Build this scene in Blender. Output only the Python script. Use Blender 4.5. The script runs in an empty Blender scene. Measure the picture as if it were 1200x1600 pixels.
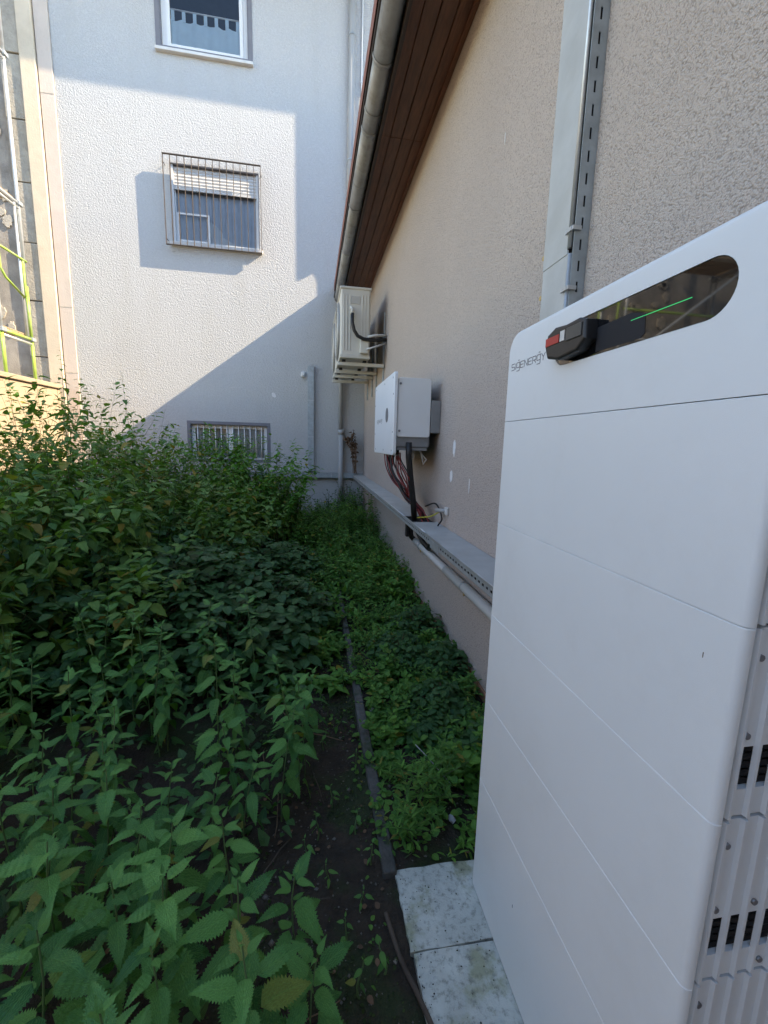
import bpy, bmesh, math, random
import numpy as np
from mathutils import Matrix, Vector

scene = bpy.context.scene
COL = scene.collection

# ------------------------------------------------------------------ camera
cam_d = bpy.data.cameras.new("camera")
cam = bpy.data.objects.new("camera", cam_d)
COL.objects.link(cam)
cam_d.sensor_fit = 'VERTICAL'
cam_d.sensor_height = 36.0
cam_d.lens = 36.0 * 659.14 / 1600.0
cam_d.clip_start = 0.02
cam_d.clip_end = 400.0
CR = Matrix(((0.985640359, 0.000702523, -0.168856714),
             (-0.166769005, 0.160865677, -0.972784834),
             (0.026479846, 0.986976059, 0.158672863)))
cam.matrix_world = CR.to_4x4()
scene.camera = cam

# ------------------------------------------------------------------ light
LDIR = Vector((-1.0, 0.27, -0.75)).normalized()          # the way the sunlight travels
SUN = -LDIR
world = bpy.data.worlds.new("World")
scene.world = world
world.use_nodes = True
wn = world.node_tree
for n in list(wn.nodes):
    wn.nodes.remove(n)
w_out = wn.nodes.new("ShaderNodeOutputWorld")
w_bg = wn.nodes.new("ShaderNodeBackground")
w_sky = wn.nodes.new("ShaderNodeTexSky")
w_sky.sky_type = 'NISHITA'
w_sky.sun_disc = False
w_sky.sun_elevation = math.asin(SUN.z)
w_sky.sun_rotation = math.atan2(SUN.x, SUN.y)
w_sky.air_density = 1.0
w_sky.dust_density = 0.05
w_sky.ozone_density = 1.0
w_bg.inputs["Strength"].default_value = 0.15
w_wb = wn.nodes.new("ShaderNodeMix"); w_wb.data_type = 'RGBA'; w_wb.blend_type = 'MULTIPLY'      # camera white balance, even over the whole sky
w_wb.inputs["Factor"].default_value = 1.0
w_wb.inputs["B"].default_value = (1.04, 1.01, 0.97, 1.0)
wn.links.new(w_sky.outputs[0], w_wb.inputs["A"])
wn.links.new(w_wb.outputs["Result"], w_bg.inputs["Color"])
wn.links.new(w_bg.outputs[0], w_out.inputs["Surface"])

sun_d = bpy.data.lights.new("sun", 'SUN')
sun_d.energy = 2.8
sun_d.angle = math.radians(0.5)
sun_d.color = (1.0, 0.82, 0.58)
sun = bpy.data.objects.new("sun", sun_d)
COL.objects.link(sun)
sun.rotation_euler = LDIR.to_track_quat('-Z', 'Y').to_euler()
sun.location = (8, -6, 12)

scene.view_settings.view_transform = 'Standard'
scene.view_settings.look = 'None'
scene.view_settings.gamma = 1.0
scene.view_settings.use_curve_mapping = False
scene.view_settings.exposure = 2.18

scene.cycles.max_bounces = 5
scene.cycles.diffuse_bounces = 3
scene.cycles.glossy_bounces = 2
scene.cycles.transmission_bounces = 3
scene.cycles.transparent_max_bounces = 6
scene.cycles.caustics_reflective = False
scene.cycles.caustics_refractive = False
scene.cycles.sample_clamp_indirect = 6.0

# ------------------------------------------------------------------ dimensions (metres, camera height = 0)
GZ = -1.50          # ground
XW = 1.04           # face of the house wall on the right
YB = 8.65           # face of the white building at the back
XB = 0.55           # front of the battery tower
R_ = random.Random(7)

# ------------------------------------------------------------------ materials
def mat(name, base, rough=0.6, metal=0.0, var=0.12, vscale=6.0, bump=0.0, bscale=120.0, spec=0.5,
        dirt=None, dirt_amt=0.0, dscale=3.0, bdetail=3.0, second=None, sfac=0.0, sscale=40.0, stretch=None, coat=0.0):
    m = bpy.data.materials.new(name)
    m.use_nodes = True
    nt = m.node_tree
    b = nt.nodes["Principled BSDF"]
    b.inputs["Roughness"].default_value = rough
    b.inputs["Metallic"].default_value = metal
    b.inputs["Specular IOR Level"].default_value = spec
    b.inputs["Coat Weight"].default_value = coat
    tc = nt.nodes.new("ShaderNodeTexCoord")
    co = tc.outputs["Object"]
    if stretch:
        mp = nt.nodes.new("ShaderNodeMapping")
        mp.inputs["Scale"].default_value = stretch
        nt.links.new(co, mp.inputs["Vector"])
        co = mp.outputs[0]
    def noise(scale, detail=4.0, rgh=0.6):
        n = nt.nodes.new("ShaderNodeTexNoise")
        n.inputs["Scale"].default_value = scale
        n.inputs["Detail"].default_value = detail
        n.inputs["Roughness"].default_value = rgh
        nt.links.new(co, n.inputs["Vector"])
        return n.outputs["Fac"]
    def ramp(f, lo, hi):
        r = nt.nodes.new("ShaderNodeMapRange")
        r.inputs["From Min"].default_value = lo
        r.inputs["From Max"].default_value = hi
        nt.links.new(f, r.inputs["Value"])
        return r.outputs[0]
    def mix(f, a, c):
        x = nt.nodes.new("ShaderNodeMix")
        x.data_type = 'RGBA'
        if hasattr(f, "links"):
            nt.links.new(f, x.inputs["Factor"])
        else:
            x.inputs["Factor"].default_value = f
        for s, v in ((x.inputs["A"], a), (x.inputs["B"], c)):
            if isinstance(v, (tuple, list)):
                s.default_value = (*v, 1.0)
            else:
                nt.links.new(v, s)
        return x.outputs["Result"]
    lo = tuple(max(0, c * (1 - var)) for c in base)
    hi = tuple(min(1, c * (1 + var)) for c in base)
    colr = mix(ramp(noise(vscale), 0.3, 0.7), lo, hi)
    if second:
        colr = mix(ramp(noise(sscale, 6.0), 0.62 - sfac * 0.3, 0.70 - sfac * 0.25), colr, second)
    if dirt:
        f = ramp(noise(dscale, 8.0, 0.7), 0.5, 0.75)
        mu = nt.nodes.new("ShaderNodeMath"); mu.operation = 'MULTIPLY'
        mu.inputs[1].default_value = dirt_amt
        nt.links.new(f, mu.inputs[0])
        colr = mix(mu.outputs[0], colr, dirt)
    nt.links.new(colr, b.inputs["Base Color"])
    if bump > 0:
        bp = nt.nodes.new("ShaderNodeBump")
        bp.inputs["Distance"].default_value = bump
        bp.inputs["Strength"].default_value = 1.0
        nt.links.new(noise(bscale, bdetail, 0.55), bp.inputs["Height"])
        nt.links.new(bp.outputs[0], b.inputs["Normal"])
    return m

def render_mat(name, base, grain, dist, dark=0.55, big=0.10, streak=None, pit=(.10, .32)):
    """rough scraped or pebble-dash render: rounded grains, pits between them"""
    m = bpy.data.materials.new(name)
    m.use_nodes = True
    nt = m.node_tree
    b = nt.nodes["Principled BSDF"]
    b.inputs["Roughness"].default_value = 0.9
    b.inputs["Specular IOR Level"].default_value = 0.2
    tc = nt.nodes.new("ShaderNodeTexCoord")
    nz = nt.nodes.new("ShaderNodeTexNoise"); nz.inputs["Scale"].default_value = grain * 0.6; nz.inputs["Detail"].default_value = 2
    nt.links.new(tc.outputs["Object"], nz.inputs["Vector"])
    wob = nt.nodes.new("ShaderNodeMix"); wob.data_type = 'RGBA'; wob.blend_type = 'LINEAR_LIGHT'
    wob.inputs["Factor"].default_value = 0.5 / grain
    nt.links.new(tc.outputs["Object"], wob.inputs["A"]); nt.links.new(nz.outputs["Color"], wob.inputs["B"])
    v = nt.nodes.new("ShaderNodeTexVoronoi"); v.feature = 'F1'; v.inputs["Scale"].default_value = grain
    nt.links.new(wob.outputs["Result"], v.inputs["Vector"])
    n2 = nt.nodes.new("ShaderNodeTexNoise"); n2.inputs["Scale"].default_value = grain * 0.55; n2.inputs["Detail"].default_value = 3
    nt.links.new(tc.outputs["Object"], n2.inputs["Vector"])
    sub = nt.nodes.new("ShaderNodeMath"); sub.operation = 'MULTIPLY_ADD'
    sub.inputs[1].default_value = -0.7
    nt.links.new(v.outputs["Distance"], sub.inputs[0]); nt.links.new(n2.outputs["Fac"], sub.inputs[2])
    bp = nt.nodes.new("ShaderNodeBump"); bp.inputs["Distance"].default_value = dist; bp.inputs["Strength"].default_value = 1
    nt.links.new(sub.outputs[0], bp.inputs["Height"])
    nt.links.new(bp.outputs[0], b.inputs["Normal"])
    big_n = nt.nodes.new("ShaderNodeTexNoise"); big_n.inputs["Scale"].default_value = 0.7; big_n.inputs["Detail"].default_value = 6
    nt.links.new(tc.outputs["Object"], big_n.inputs["Vector"])
    def rng(o, a, c):
        r = nt.nodes.new("ShaderNodeMapRange"); r.inputs["From Min"].default_value = a; r.inputs["From Max"].default_value = c
        nt.links.new(o, r.inputs["Value"]); return r.outputs[0]
    def mix(f, a, c):
        x = nt.nodes.new("ShaderNodeMix"); x.data_type = 'RGBA'
        nt.links.new(f, x.inputs["Factor"])
        for s, vv in ((x.inputs["A"], a), (x.inputs["B"], c)):
            if isinstance(vv, tuple): s.default_value = (*vv, 1)
            else: nt.links.new(vv, s)
        return x.outputs["Result"]
    c1 = mix(rng(big_n.outputs["Fac"], .3, .7), tuple(c * (1 - big) for c in base), tuple(min(1, c * (1 + big)) for c in base))
    c2 = mix(rng(sub.outputs[0], pit[0], pit[1]), tuple(c * dark for c in base), c1)      # pits coloured darker than the grains
    if streak:
        mp = nt.nodes.new("ShaderNodeMapping"); mp.inputs["Scale"].default_value = (1.2, 1.2, 0.16)
        nt.links.new(tc.outputs["Object"], mp.inputs["Vector"])
        sn = nt.nodes.new("ShaderNodeTexNoise"); sn.inputs["Scale"].default_value = 2.2; sn.inputs["Detail"].default_value = 7
        nt.links.new(mp.outputs[0], sn.inputs["Vector"])
        mm = nt.nodes.new("ShaderNodeMath"); mm.operation = 'MULTIPLY'; mm.inputs[1].default_value = 0.5
        nt.links.new(rng(sn.outputs["Fac"], .5, .75), mm.inputs[0])
        c2 = mix(mm.outputs[0], c2, streak)
    nt.links.new(c2, b.inputs["Base Color"])
    return m

def glass_mat(name, tint=(0.9, 0.95, 1.0), see=0.75, rough=0.02):
    m = bpy.data.materials.new(name); m.use_nodes = True
    nt = m.node_tree
    for n in list(nt.nodes): nt.nodes.remove(n)
    o = nt.nodes.new("ShaderNodeOutputMaterial")
    t = nt.nodes.new("ShaderNodeBsdfTransparent"); t.inputs[0].default_value = tuple(c * see for c in tint) + (1,)
    g = nt.nodes.new("ShaderNodeBsdfGlossy"); g.inputs["Roughness"].default_value = rough
    tc = nt.nodes.new("ShaderNodeTexCoord")
    nz = nt.nodes.new("ShaderNodeTexNoise"); nz.inputs["Scale"].default_value = 1.5
    bp = nt.nodes.new("ShaderNodeBump"); bp.inputs["Distance"].default_value = 0.0006
    nt.links.new(tc.outputs["Object"], nz.inputs["Vector"]); nt.links.new(nz.outputs["Fac"], bp.inputs["Height"])
    nt.links.new(bp.outputs[0], g.inputs["Normal"])
    f = nt.nodes.new("ShaderNodeFresnel"); f.inputs["IOR"].default_value = 1.6
    mx = nt.nodes.new("ShaderNodeMixShader")
    nt.links.new(f.outputs[0], mx.inputs[0]); nt.links.new(t.outputs[0], mx.inputs[1]); nt.links.new(g.outputs[0], mx.inputs[2])
    nt.links.new(mx.outputs[0], o.inputs["Surface"])
    return m

M = {}
M['white_render'] = render_mat("white_render", (0.53, 0.53, 0.52), 58.0, 0.0085, dark=0.93, big=0.03, streak=(0.46, 0.455, 0.43))
M['house_render'] = render_mat("house_render", (0.54, 0.46, 0.40), 165.0, 0.0075, dark=0.70, big=0.06, streak=(0.50, 0.43, 0.38), pit=(-.12, .12))
M['smooth_cream'] = mat("smooth_cream", (0.66, 0.56, 0.42), 0.85, var=0.08, vscale=2, bump=0.004, bscale=40, dirt=(0.45, 0.37, 0.27), dirt_amt=0.4)
M['pink_cream'] = mat("pink_cream", (0.62, 0.53, 0.45), 0.85, var=0.06, vscale=2, bump=0.003, bscale=40, dirt=(0.45, 0.38, 0.31), dirt_amt=0.4)
M['old_concrete'] = mat("old_concrete", (0.42, 0.38, 0.31), 0.95, var=0.2, vscale=4, bump=0.012, bscale=30, dirt=(0.2, 0.18, 0.15), dirt_amt=0.6)
M['grey_backing'] = mat("grey_backing", (0.33, 0.30, 0.26), 0.9, var=0.3, vscale=3, bump=0.006, bscale=50)
M['mortar_dab'] = mat("mortar_dab", (0.45, 0.41, 0.34), 0.95, var=0.2, vscale=8, bump=0.01, bscale=40)
M['tan_wall'] = mat("tan_wall", (0.45, 0.35, 0.24), 0.9, var=0.15, vscale=3, bump=0.008, bscale=60, dirt=(0.22, 0.18, 0.13), dirt_amt=0.5)
M['grey_trim'] = mat("grey_trim", (0.19, 0.19, 0.21), 0.8, var=0.1, vscale=5, bump=0.002, bscale=80)
M['white_plastic'] = mat("white_plastic", (0.75, 0.75, 0.73), 0.4, var=0.04, vscale=3, dirt=(0.5, 0.48, 0.43), dirt_amt=0.35)
M['sill'] = mat("sill", (0.68, 0.66, 0.62), 0.6, var=0.06, vscale=5, dirt=(0.4, 0.37, 0.32), dirt_amt=0.4)
M['shutter'] = mat("shutter", (0.66, 0.65, 0.62), 0.5, var=0.06, vscale=8, dirt=(0.4, 0.38, 0.34), dirt_amt=0.3)
M['curtain_white'] = mat("curtain_white", (0.82, 0.84, 0.86), 0.9, var=0.05, vscale=6)
M['curtain_blue'] = mat("curtain_blue", (0.70, 0.85, 0.93), 0.9, var=0.05, vscale=6)
M['curtain_grey'] = mat("curtain_grey", (0.58, 0.62, 0.70), 0.9, var=0.08, vscale=6)
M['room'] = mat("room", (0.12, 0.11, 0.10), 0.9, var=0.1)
M['pane'] = glass_mat("pane", (0.93, 0.97, 1.0), 0.95)
M['iron'] = mat("iron", (0.09, 0.075, 0.06), 0.65, metal=0.2, var=0.3, vscale=30, second=(0.16, 0.09, 0.05), sfac=0.2, sscale=60)
M['zinc'] = mat("zinc", (0.34, 0.34, 0.33), 0.55, metal=0.35, var=0.18, vscale=5, bump=0.001, bscale=30, dirt=(0.17, 0.15, 0.11), dirt_amt=0.7, dscale=6)
M['galv'] = mat("galv", (0.52, 0.54, 0.55), 0.45, metal=0.6, var=0.14, vscale=14, dirt=(0.33, 0.33, 0.31), dirt_amt=0.4, dscale=8)
M['galv_cover'] = mat("galv_cover", (0.47, 0.48, 0.47), 0.55, metal=0.3, var=0.10, vscale=5, dirt=(0.40, 0.39, 0.36), dirt_amt=0.5, dscale=4)
M['galv_dull'] = mat("galv_dull", (0.38, 0.42, 0.44), 0.6, metal=0.3, var=0.18, vscale=12, dirt=(0.26, 0.27, 0.25), dirt_amt=0.5, dscale=10)
M['dark_slot'] = mat("dark_slot", (0.012, 0.012, 0.014), 0.8, var=0.1)
M['brass'] = mat("brass", (0.55, 0.42, 0.18), 0.4, metal=0.7, var=0.2)
M['soffit'] = mat("soffit", (0.16, 0.068, 0.036), 0.55, var=0.35, vscale=9, bump=0.002, bscale=20, stretch=(6, 0.5, 6), second=(0.20, 0.10, 0.055), sfac=0.05, sscale=14)
M['fascia'] = mat("fascia", (0.03, 0.018, 0.012), 0.6, var=0.3, vscale=9)
M['roof_tile'] = mat("roof_tile", (0.22, 0.09, 0.06), 0.8, var=0.25, vscale=5, bump=0.01, bscale=20)
M['brick'] = mat("brick", (0.30, 0.13, 0.08), 0.9, var=0.3, vscale=6, bump=0.008, bscale=40)
M['plinth'] = mat("plinth", (0.30, 0.15, 0.09), 0.9, var=0.35, vscale=12, bump=0.01, bscale=60, dirt=(0.1, 0.08, 0.06), dirt_amt=0.7)
M['pvc_pipe'] = mat("pvc_pipe", (0.36, 0.36, 0.35), 0.5, var=0.08, vscale=6, dirt=(0.2, 0.19, 0.16), dirt_amt=0.4)
M['pvc_light'] = mat("pvc_light", (0.62, 0.62, 0.60), 0.45, var=0.06, vscale=6, dirt=(0.4, 0.38, 0.33), dirt_amt=0.4)
M['ac_white'] = mat("ac_white", (0.62, 0.60, 0.53), 0.5, var=0.04, vscale=4, dirt=(0.42, 0.39, 0.32), dirt_amt=0.35)
M['ac_grille'] = mat("ac_grille", (0.50, 0.49, 0.45), 0.5, var=0.05)
M['rubber'] = mat("rubber", (0.012, 0.012, 0.013), 0.5, var=0.3, vscale=20)
M['red_wire'] = mat("red_wire", (0.20, 0.018, 0.018), 0.45, var=0.2, vscale=20)
M['earth_wire'] = mat("earth_wire", (0.45, 0.42, 0.05), 0.45, var=0.2, vscale=20)
M['inv_white'] = mat("inv_white", (0.74, 0.76, 0.77), 0.35, var=0.02, vscale=3, bump=0.0004, bscale=600)
M['inv_grey'] = mat("inv_grey", (0.26, 0.27, 0.28), 0.45, metal=0.4, var=0.1, vscale=10)
M['logo_grey'] = mat("logo_grey", (0.14, 0.14, 0.15), 0.4, var=0.05)
M['bat_white'] = mat("bat_white", (0.72, 0.74, 0.725), 0.42, var=0.02, vscale=2, bump=0.00025, bscale=900, dirt=(0.52, 0.51, 0.46), dirt_amt=0.16, dscale=5)
M['bat_side'] = mat("bat_side", (0.74, 0.77, 0.78), 0.45, var=0.03, vscale=5, metal=0.15)
M['seam'] = mat("seam", (0.55, 0.57, 0.58), 0.6, var=0.05)
M['gloss_black'] = mat("gloss_black", (0.006, 0.006, 0.007), 0.03, var=0.05, spec=0.6, coat=0.3)
M['matt_black'] = mat("matt_black", (0.012, 0.012, 0.013), 0.45, var=0.1, vscale=30)
M['charcoal'] = mat("charcoal", (0.055, 0.057, 0.055), 0.4, var=0.06, vscale=20)
M['red_label'] = mat("red_label", (0.42, 0.035, 0.025), 0.5, var=0.05)
M['sticker'] = mat("sticker", (0.62, 0.60, 0.55), 0.6, var=0.08, vscale=60)
M['screw'] = mat("screw", (0.25, 0.26, 0.28), 0.35, metal=0.8, var=0.15)
M['filler'] = mat("filler", (0.72, 0.71, 0.70), 0.9, var=0.06, vscale=20, bump=0.003, bscale=60)
M['scaf_green'] = mat("scaf_green", (0.36, 0.52, 0.08), 0.45, var=0.12, vscale=8, dirt=(0.55, 0.56, 0.52), dirt_amt=0.5, dscale=7)
M['scaf_galv'] = mat("scaf_galv", (0.60, 0.62, 0.62), 0.4, metal=0.4, var=0.12, vscale=9, dirt=(0.42, 0.42, 0.38), dirt_amt=0.5)
M['deck_wood'] = mat("deck_wood", (0.33, 0.24, 0.14), 0.8, var=0.3, vscale=8, stretch=(0.5, 5, 5))
M['kerb'] = mat("kerb", (0.085, 0.082, 0.074), 0.95, var=0.3, vscale=9, bump=0.006, bscale=70, second=(0.03, 0.05, 0.018), sfac=0.25, sscale=7, dirt=(0.03, 0.026, 0.02), dirt_amt=0.8, dscale=5)
M['slab'] = mat("slab", (0.46, 0.47, 0.42), 0.9, var=0.2, vscale=7, bump=0.004, bscale=90, second=(0.30, 0.31, 0.21), sfac=0.3, sscale=6, dirt=(0.05, 0.05, 0.035), dirt_amt=0.9, dscale=42)
M['bark_dry'] = mat("bark_dry", (0.20, 0.13, 0.08), 0.9, var=0.3, vscale=20)
M['dry_leaf'] = mat("dry_leaf", (0.13, 0.075, 0.04), 0.8, var=0.5, vscale=9)
M['twig'] = mat("twig", (0.075, 0.055, 0.04), 0.9, var=0.4, vscale=8)
M['pebble'] = mat("pebble", (0.15, 0.14, 0.12), 0.9, var=0.5, vscale=9)
M['litter_white'] = mat("litter_white", (0.30, 0.31, 0.31), 0.5, var=0.1)
M['litter_blue'] = mat("litter_blue", (0.02, 0.04, 0.35), 0.4, var=0.1)

# ------------------------------------------------------------------ object helpers
def link(name, me, m=None, parent=None, label=None, cat=None, group=None, kind=None):
    o = bpy.data.objects.new(name, me)
    COL.objects.link(o)
    if m is not None:
        me.materials.append(M[m] if isinstance(m, str) else m)
    if parent is not None:
        o.parent = parent
        if parent.parent is None:
            o.matrix_parent_inverse = Matrix.Translation(-parent.location)
    tag(o, label, cat, group, kind)
    return o

def tag(o, label=None, cat=None, group=None, kind=None):
    if label: o["label"] = label
    if cat: o["category"] = cat
    if group: o["group"] = group
    if kind: o["kind"] = kind
    return o

def thing(name, loc, label, cat, group=None, kind=None):
    o = bpy.data.objects.new(name, None)
    o.location = loc
    o.empty_display_size = 0.05
    COL.objects.link(o)
    return tag(o, label, cat, group, kind)

class MB:
    def __init__(s): s.v = []; s.f = []; s.sm = []
    def add(s, vs, fs, smooth=False):
        k = len(s.v); s.v += [tuple(v) for v in vs]
        s.f += [tuple(i + k for i in f) for f in fs]; s.sm += [smooth] * len(fs); return s
    def box(s, x0, x1, y0, y1, z0, z1):
        x0, x1 = min(x0, x1), max(x0, x1); y0, y1 = min(y0, y1), max(y0, y1); z0, z1 = min(z0, z1), max(z0, z1)
        vs = [(x0,y0,z0),(x1,y0,z0),(x1,y1,z0),(x0,y1,z0),(x0,y0,z1),(x1,y0,z1),(x1,y1,z1),(x0,y1,z1)]
        return s.add(vs, [(0,3,2,1),(4,5,6,7),(0,1,5,4),(1,2,6,5),(2,3,7,6),(3,0,4,7)])
    def tube(s, pts, r, n=10, caps=True):
        pts = [Vector(p) for p in pts]
        rr = r if isinstance(r, (list, tuple)) else [r] * len(pts)
        t0 = (pts[1] - pts[0]).normalized()
        a = Vector((0, 0, 1)) if abs(t0.z) < 0.9 else Vector((1, 0, 0))
        u = t0.cross(a).normalized()
        vs = []; fs = []
        for i, p in enumerate(pts):
            t = (pts[min(i + 1, len(pts) - 1)] - pts[max(i - 1, 0)]).normalized()
            u = (u - t * u.dot(t)).normalized(); w = t.cross(u)
            for k in range(n):
                q = 2 * math.pi * k / n
                vs.append(p + (u * math.cos(q) + w * math.sin(q)) * rr[i])
        for i in range(len(pts) - 1):
            for k in range(n):
                a0 = i * n + k; a1 = i * n + (k + 1) % n
                fs.append((a0, a1, a1 + n, a0 + n))
        s.add(vs, fs, True)
        if caps:
            k = len(s.v) - len(vs)
            s.f.append(tuple(k + i for i in reversed(range(n)))); s.sm.append(False)
            s.f.append(tuple(k + (len(pts) - 1) * n + i for i in range(n))); s.sm.append(False)
        return s
    def extrude(s, poly, axis, a, b):
        """poly: 2D points in the plane normal to axis (order: other axes xyz-wise)"""
        def P(p, d):
            if axis == 'x': return (d, p[0], p[1])
            if axis == 'y': return (p[0], d, p[1])
            return (p[0], p[1], d)
        n = len(poly)
        vs = [P(p, a) for p in poly] + [P(p, b) for p in poly]
        fs = [tuple(range(n)), tuple(range(2 * n - 1, n - 1, -1))]
        for i in range(n):
            j = (i + 1) % n
            fs.append((j, i, i + n, j + n))
        return s.add(vs, fs)
    def mesh(s, name):
        me = bpy.data.meshes.new(name)
        me.from_pydata(s.v, [], s.f)
        me.polygons.foreach_set("use_smooth", s.sm)
        bm = bmesh.new(); bm.from_mesh(me)
        bmesh.ops.recalc_face_normals(bm, faces=bm.faces)
        bm.to_mesh(me); bm.free()
        me.update()
        return me
    def build(s, name, m, parent=None, **kw):
        return link(name, s.mesh(name), m, parent, **kw)

def box(name, m, b, parent=None, bevel=0.0, seg=2, **kw):
    mb = MB().box(*b)
    if bevel <= 0:
        return mb.build(name, m, parent, **kw)
    me = bpy.data.meshes.new(name); me.from_pydata(mb.v, [], mb.f)
    bm = bmesh.new(); bm.from_mesh(me)
    bmesh.ops.bevel(bm, geom=list(bm.edges), offset=bevel, segments=seg, profile=0.5, affect='EDGES')
    bmesh.ops.recalc_face_normals(bm, faces=bm.faces)
    for f in bm.faces: f.smooth = False
    bm.to_mesh(me); bm.free()
    return link(name, me, m, parent, **kw)

def rect_ring(mb, axis_y, x0, x1, z0, z1, w, depth):
    """picture-frame of four butted bars in the XZ plane, front face at axis_y"""
    a, b = axis_y, axis_y + depth
    mb.box(x0, x1, a, b, z0, z0 + w); mb.box(x0, x1, a, b, z1 - w, z1)
    mb.box(x0, x0 + w, a, b, z0 + w, z1 - w); mb.box(x1 - w, x1, a, b, z0 + w, z1 - w)
    return mb

def sheet_with_holes(mb, x0, x1, z0, z1, holes, y, thick):
    xs = sorted({x0, x1, *[h[0] for h in holes], *[h[1] for h in holes]})
    zs = sorted({z0, z1, *[h[2] for h in holes], *[h[3] for h in holes]})
    for i in range(len(xs) - 1):
        for j in range(len(zs) - 1):
            cx, cz = (xs[i] + xs[i+1]) / 2, (zs[j] + zs[j+1]) / 2
            if any(h[0] < cx < h[1] and h[2] < cz < h[3] for h in holes): continue
            mb.add([(xs[i], y, zs[j]), (xs[i+1], y, zs[j]), (xs[i+1], y, zs[j+1]), (xs[i], y, zs[j+1])], [(0, 1, 2, 3)])
    for h in holes:
        a, b, c, d = h; e = y + thick
        mb.add([(a,y,c),(b,y,c),(b,y,d),(a,y,d),(a,e,c),(b,e,c),(b,e,d),(a,e,d)], [(0,4,5,1),(1,5,6,2),(2,6,7,3),(3,7,4,0)])

# stroke lettering: each letter on a 1 x 1.4 cell, strokes as polylines
GLYPH = {
 'S': [[(1,1.0),(.1,1.0),(0,.9),(0,.6),(.1,.5),(.9,.5),(1,.4),(1,.1),(.9,0),(0,0)]],
 'I': [[(.12,0),(.12,1.0)]],
 'G': [[(1,1.0),(.1,1.0),(0,.9),(0,.3),(.1,.2),(1,.2),(1,1.0)],[(1,.2),(1,-.25),(.9,-.35),(.1,-.35)],[(.45,1.35),(.8,1.35)]],
 'E': [[(1,1.0),(.1,1.0),(0,.9),(0,.1),(.1,0),(1,0)],[(0,.5),(.9,.5)]],
 'N': [[(0,0),(0,1.0),(1,0),(1,1.0)]],
 'R': [[(0,0),(0,1.0),(.9,1.0),(1,.9),(1,.55),(.9,.45),(0,.45)],[(.5,.45),(1,0)]],
 'Y': [[(0,1.0),(.5,.45),(1,1.0)],[(.5,.45),(.5,0)]],
}
ADV = [0, 1.32, 1.80, 3.12, 4.44, 5.76, 7.08, 8.40, 9.72]
def letter(ch, org, su, sv, size, th, nrm):
    """org: world point, su/sv: unit vectors along and up, th: stroke width, nrm: outward"""
    mb = MB()
    for pl in GLYPH[ch]:
        for (a, b) in zip(pl[:-1], pl[1:]):
            p = org + su * (a[0] * size) + sv * (a[1] * size); q = org + su * (b[0] * size) + sv * (b[1] * size)
            d = (q - p).normalized(); s = nrm.cross(d).normalized() * th * 0.5
            p = p - d * th * .4; q = q + d * th * .4
            n = nrm * 0.0006
            mb.add([p - s + n, q - s + n, q + s + n, p + s + n, p - s, q - s, q + s, p + s],
                   [(0,1,2,3),(4,7,6,5),(0,4,5,1),(1,5,6,2),(2,6,7,3),(3,7,4,0)])
    return mb

# ================================================================== ground, kerb, paving
def ground_z(x, y):
    z = GZ + 0.018 * math.sin(3.1 * x + 1.3 * y) + 0.014 * math.sin(5.3 * y - 2.2 * x + 1) + 0.008 * math.sin(11 * x + 7 * y)
    if x < -0.2: z += 0.03 * min(1.0, (-0.2 - x))
    z -= 0.02
    if x > 0.30 and y < 1.24: z -= 0.04
    elif x > 0.10 and y < 1.30: z += (GZ - 0.010 - z) * min(1.0, (x - 0.10) / 0.14)
    return z
def make_ground():
    xs = [-80, -40, -20, -10, -6] + [-4.6 + 0.08 * i for i in range(71)] + [1.3, 4, 10, 20, 40, 80]
    ys = [-80, -40, -20, -8, -3, -1.5, -0.7] + [-0.3 + 0.08 * i for i in range(114)] + [9.2, 12, 20, 40, 80]
    vs = []; fs = []
    for y in ys:
        for x in xs:
            ins = -4.6 <= x <= 1.1 and -0.4 <= y <= 8.8
            vs.append((x, y, ground_z(x, y) + (R_.uniform(-.006, .006) if ins else 0) if ins else GZ - 0.02))
    nx = len(xs)
    for j in range(len(ys) - 1):
        for i in range(nx - 1):
            a = j * nx + i; fs.append((a, a + 1, a + nx + 1, a + nx))
    m = mat("soil", (0.030, 0.021, 0.013), 0.95, var=0.45, vscale=14, bump=0.02, bscale=55, bdetail=8,
            second=(0.022, 0.034, 0.009), sfac=0.45, sscale=3.2, dirt=(0.055, 0.045, 0.034), dirt_amt=0.5, dscale=30)
    M['soil'] = m
    mb = MB().add(vs, fs, True)
    mb.build("ground", 'soil', label="dark bare soil with moss between nettles and kerb", cat="ground", kind="structure")
make_ground()

kerb = thing("kerb", (0.275, 0.9, GZ), "narrow weathered concrete edging strip running towards the white building", "kerb", kind="structure")
yy = 1.235
k = 0
while yy < 8.4:
    L = 1.0
    o = box("kerb_stone", 'kerb', (0.250 + R_.uniform(-.006, .006), 0.296 + R_.uniform(-.006, .004), yy, min(yy + L - 0.006, 8.5), GZ - 0.2, GZ + 0.025 + R_.uniform(-.01, .008)), kerb, bevel=0.006)
    yy += L; k += 1

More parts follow.
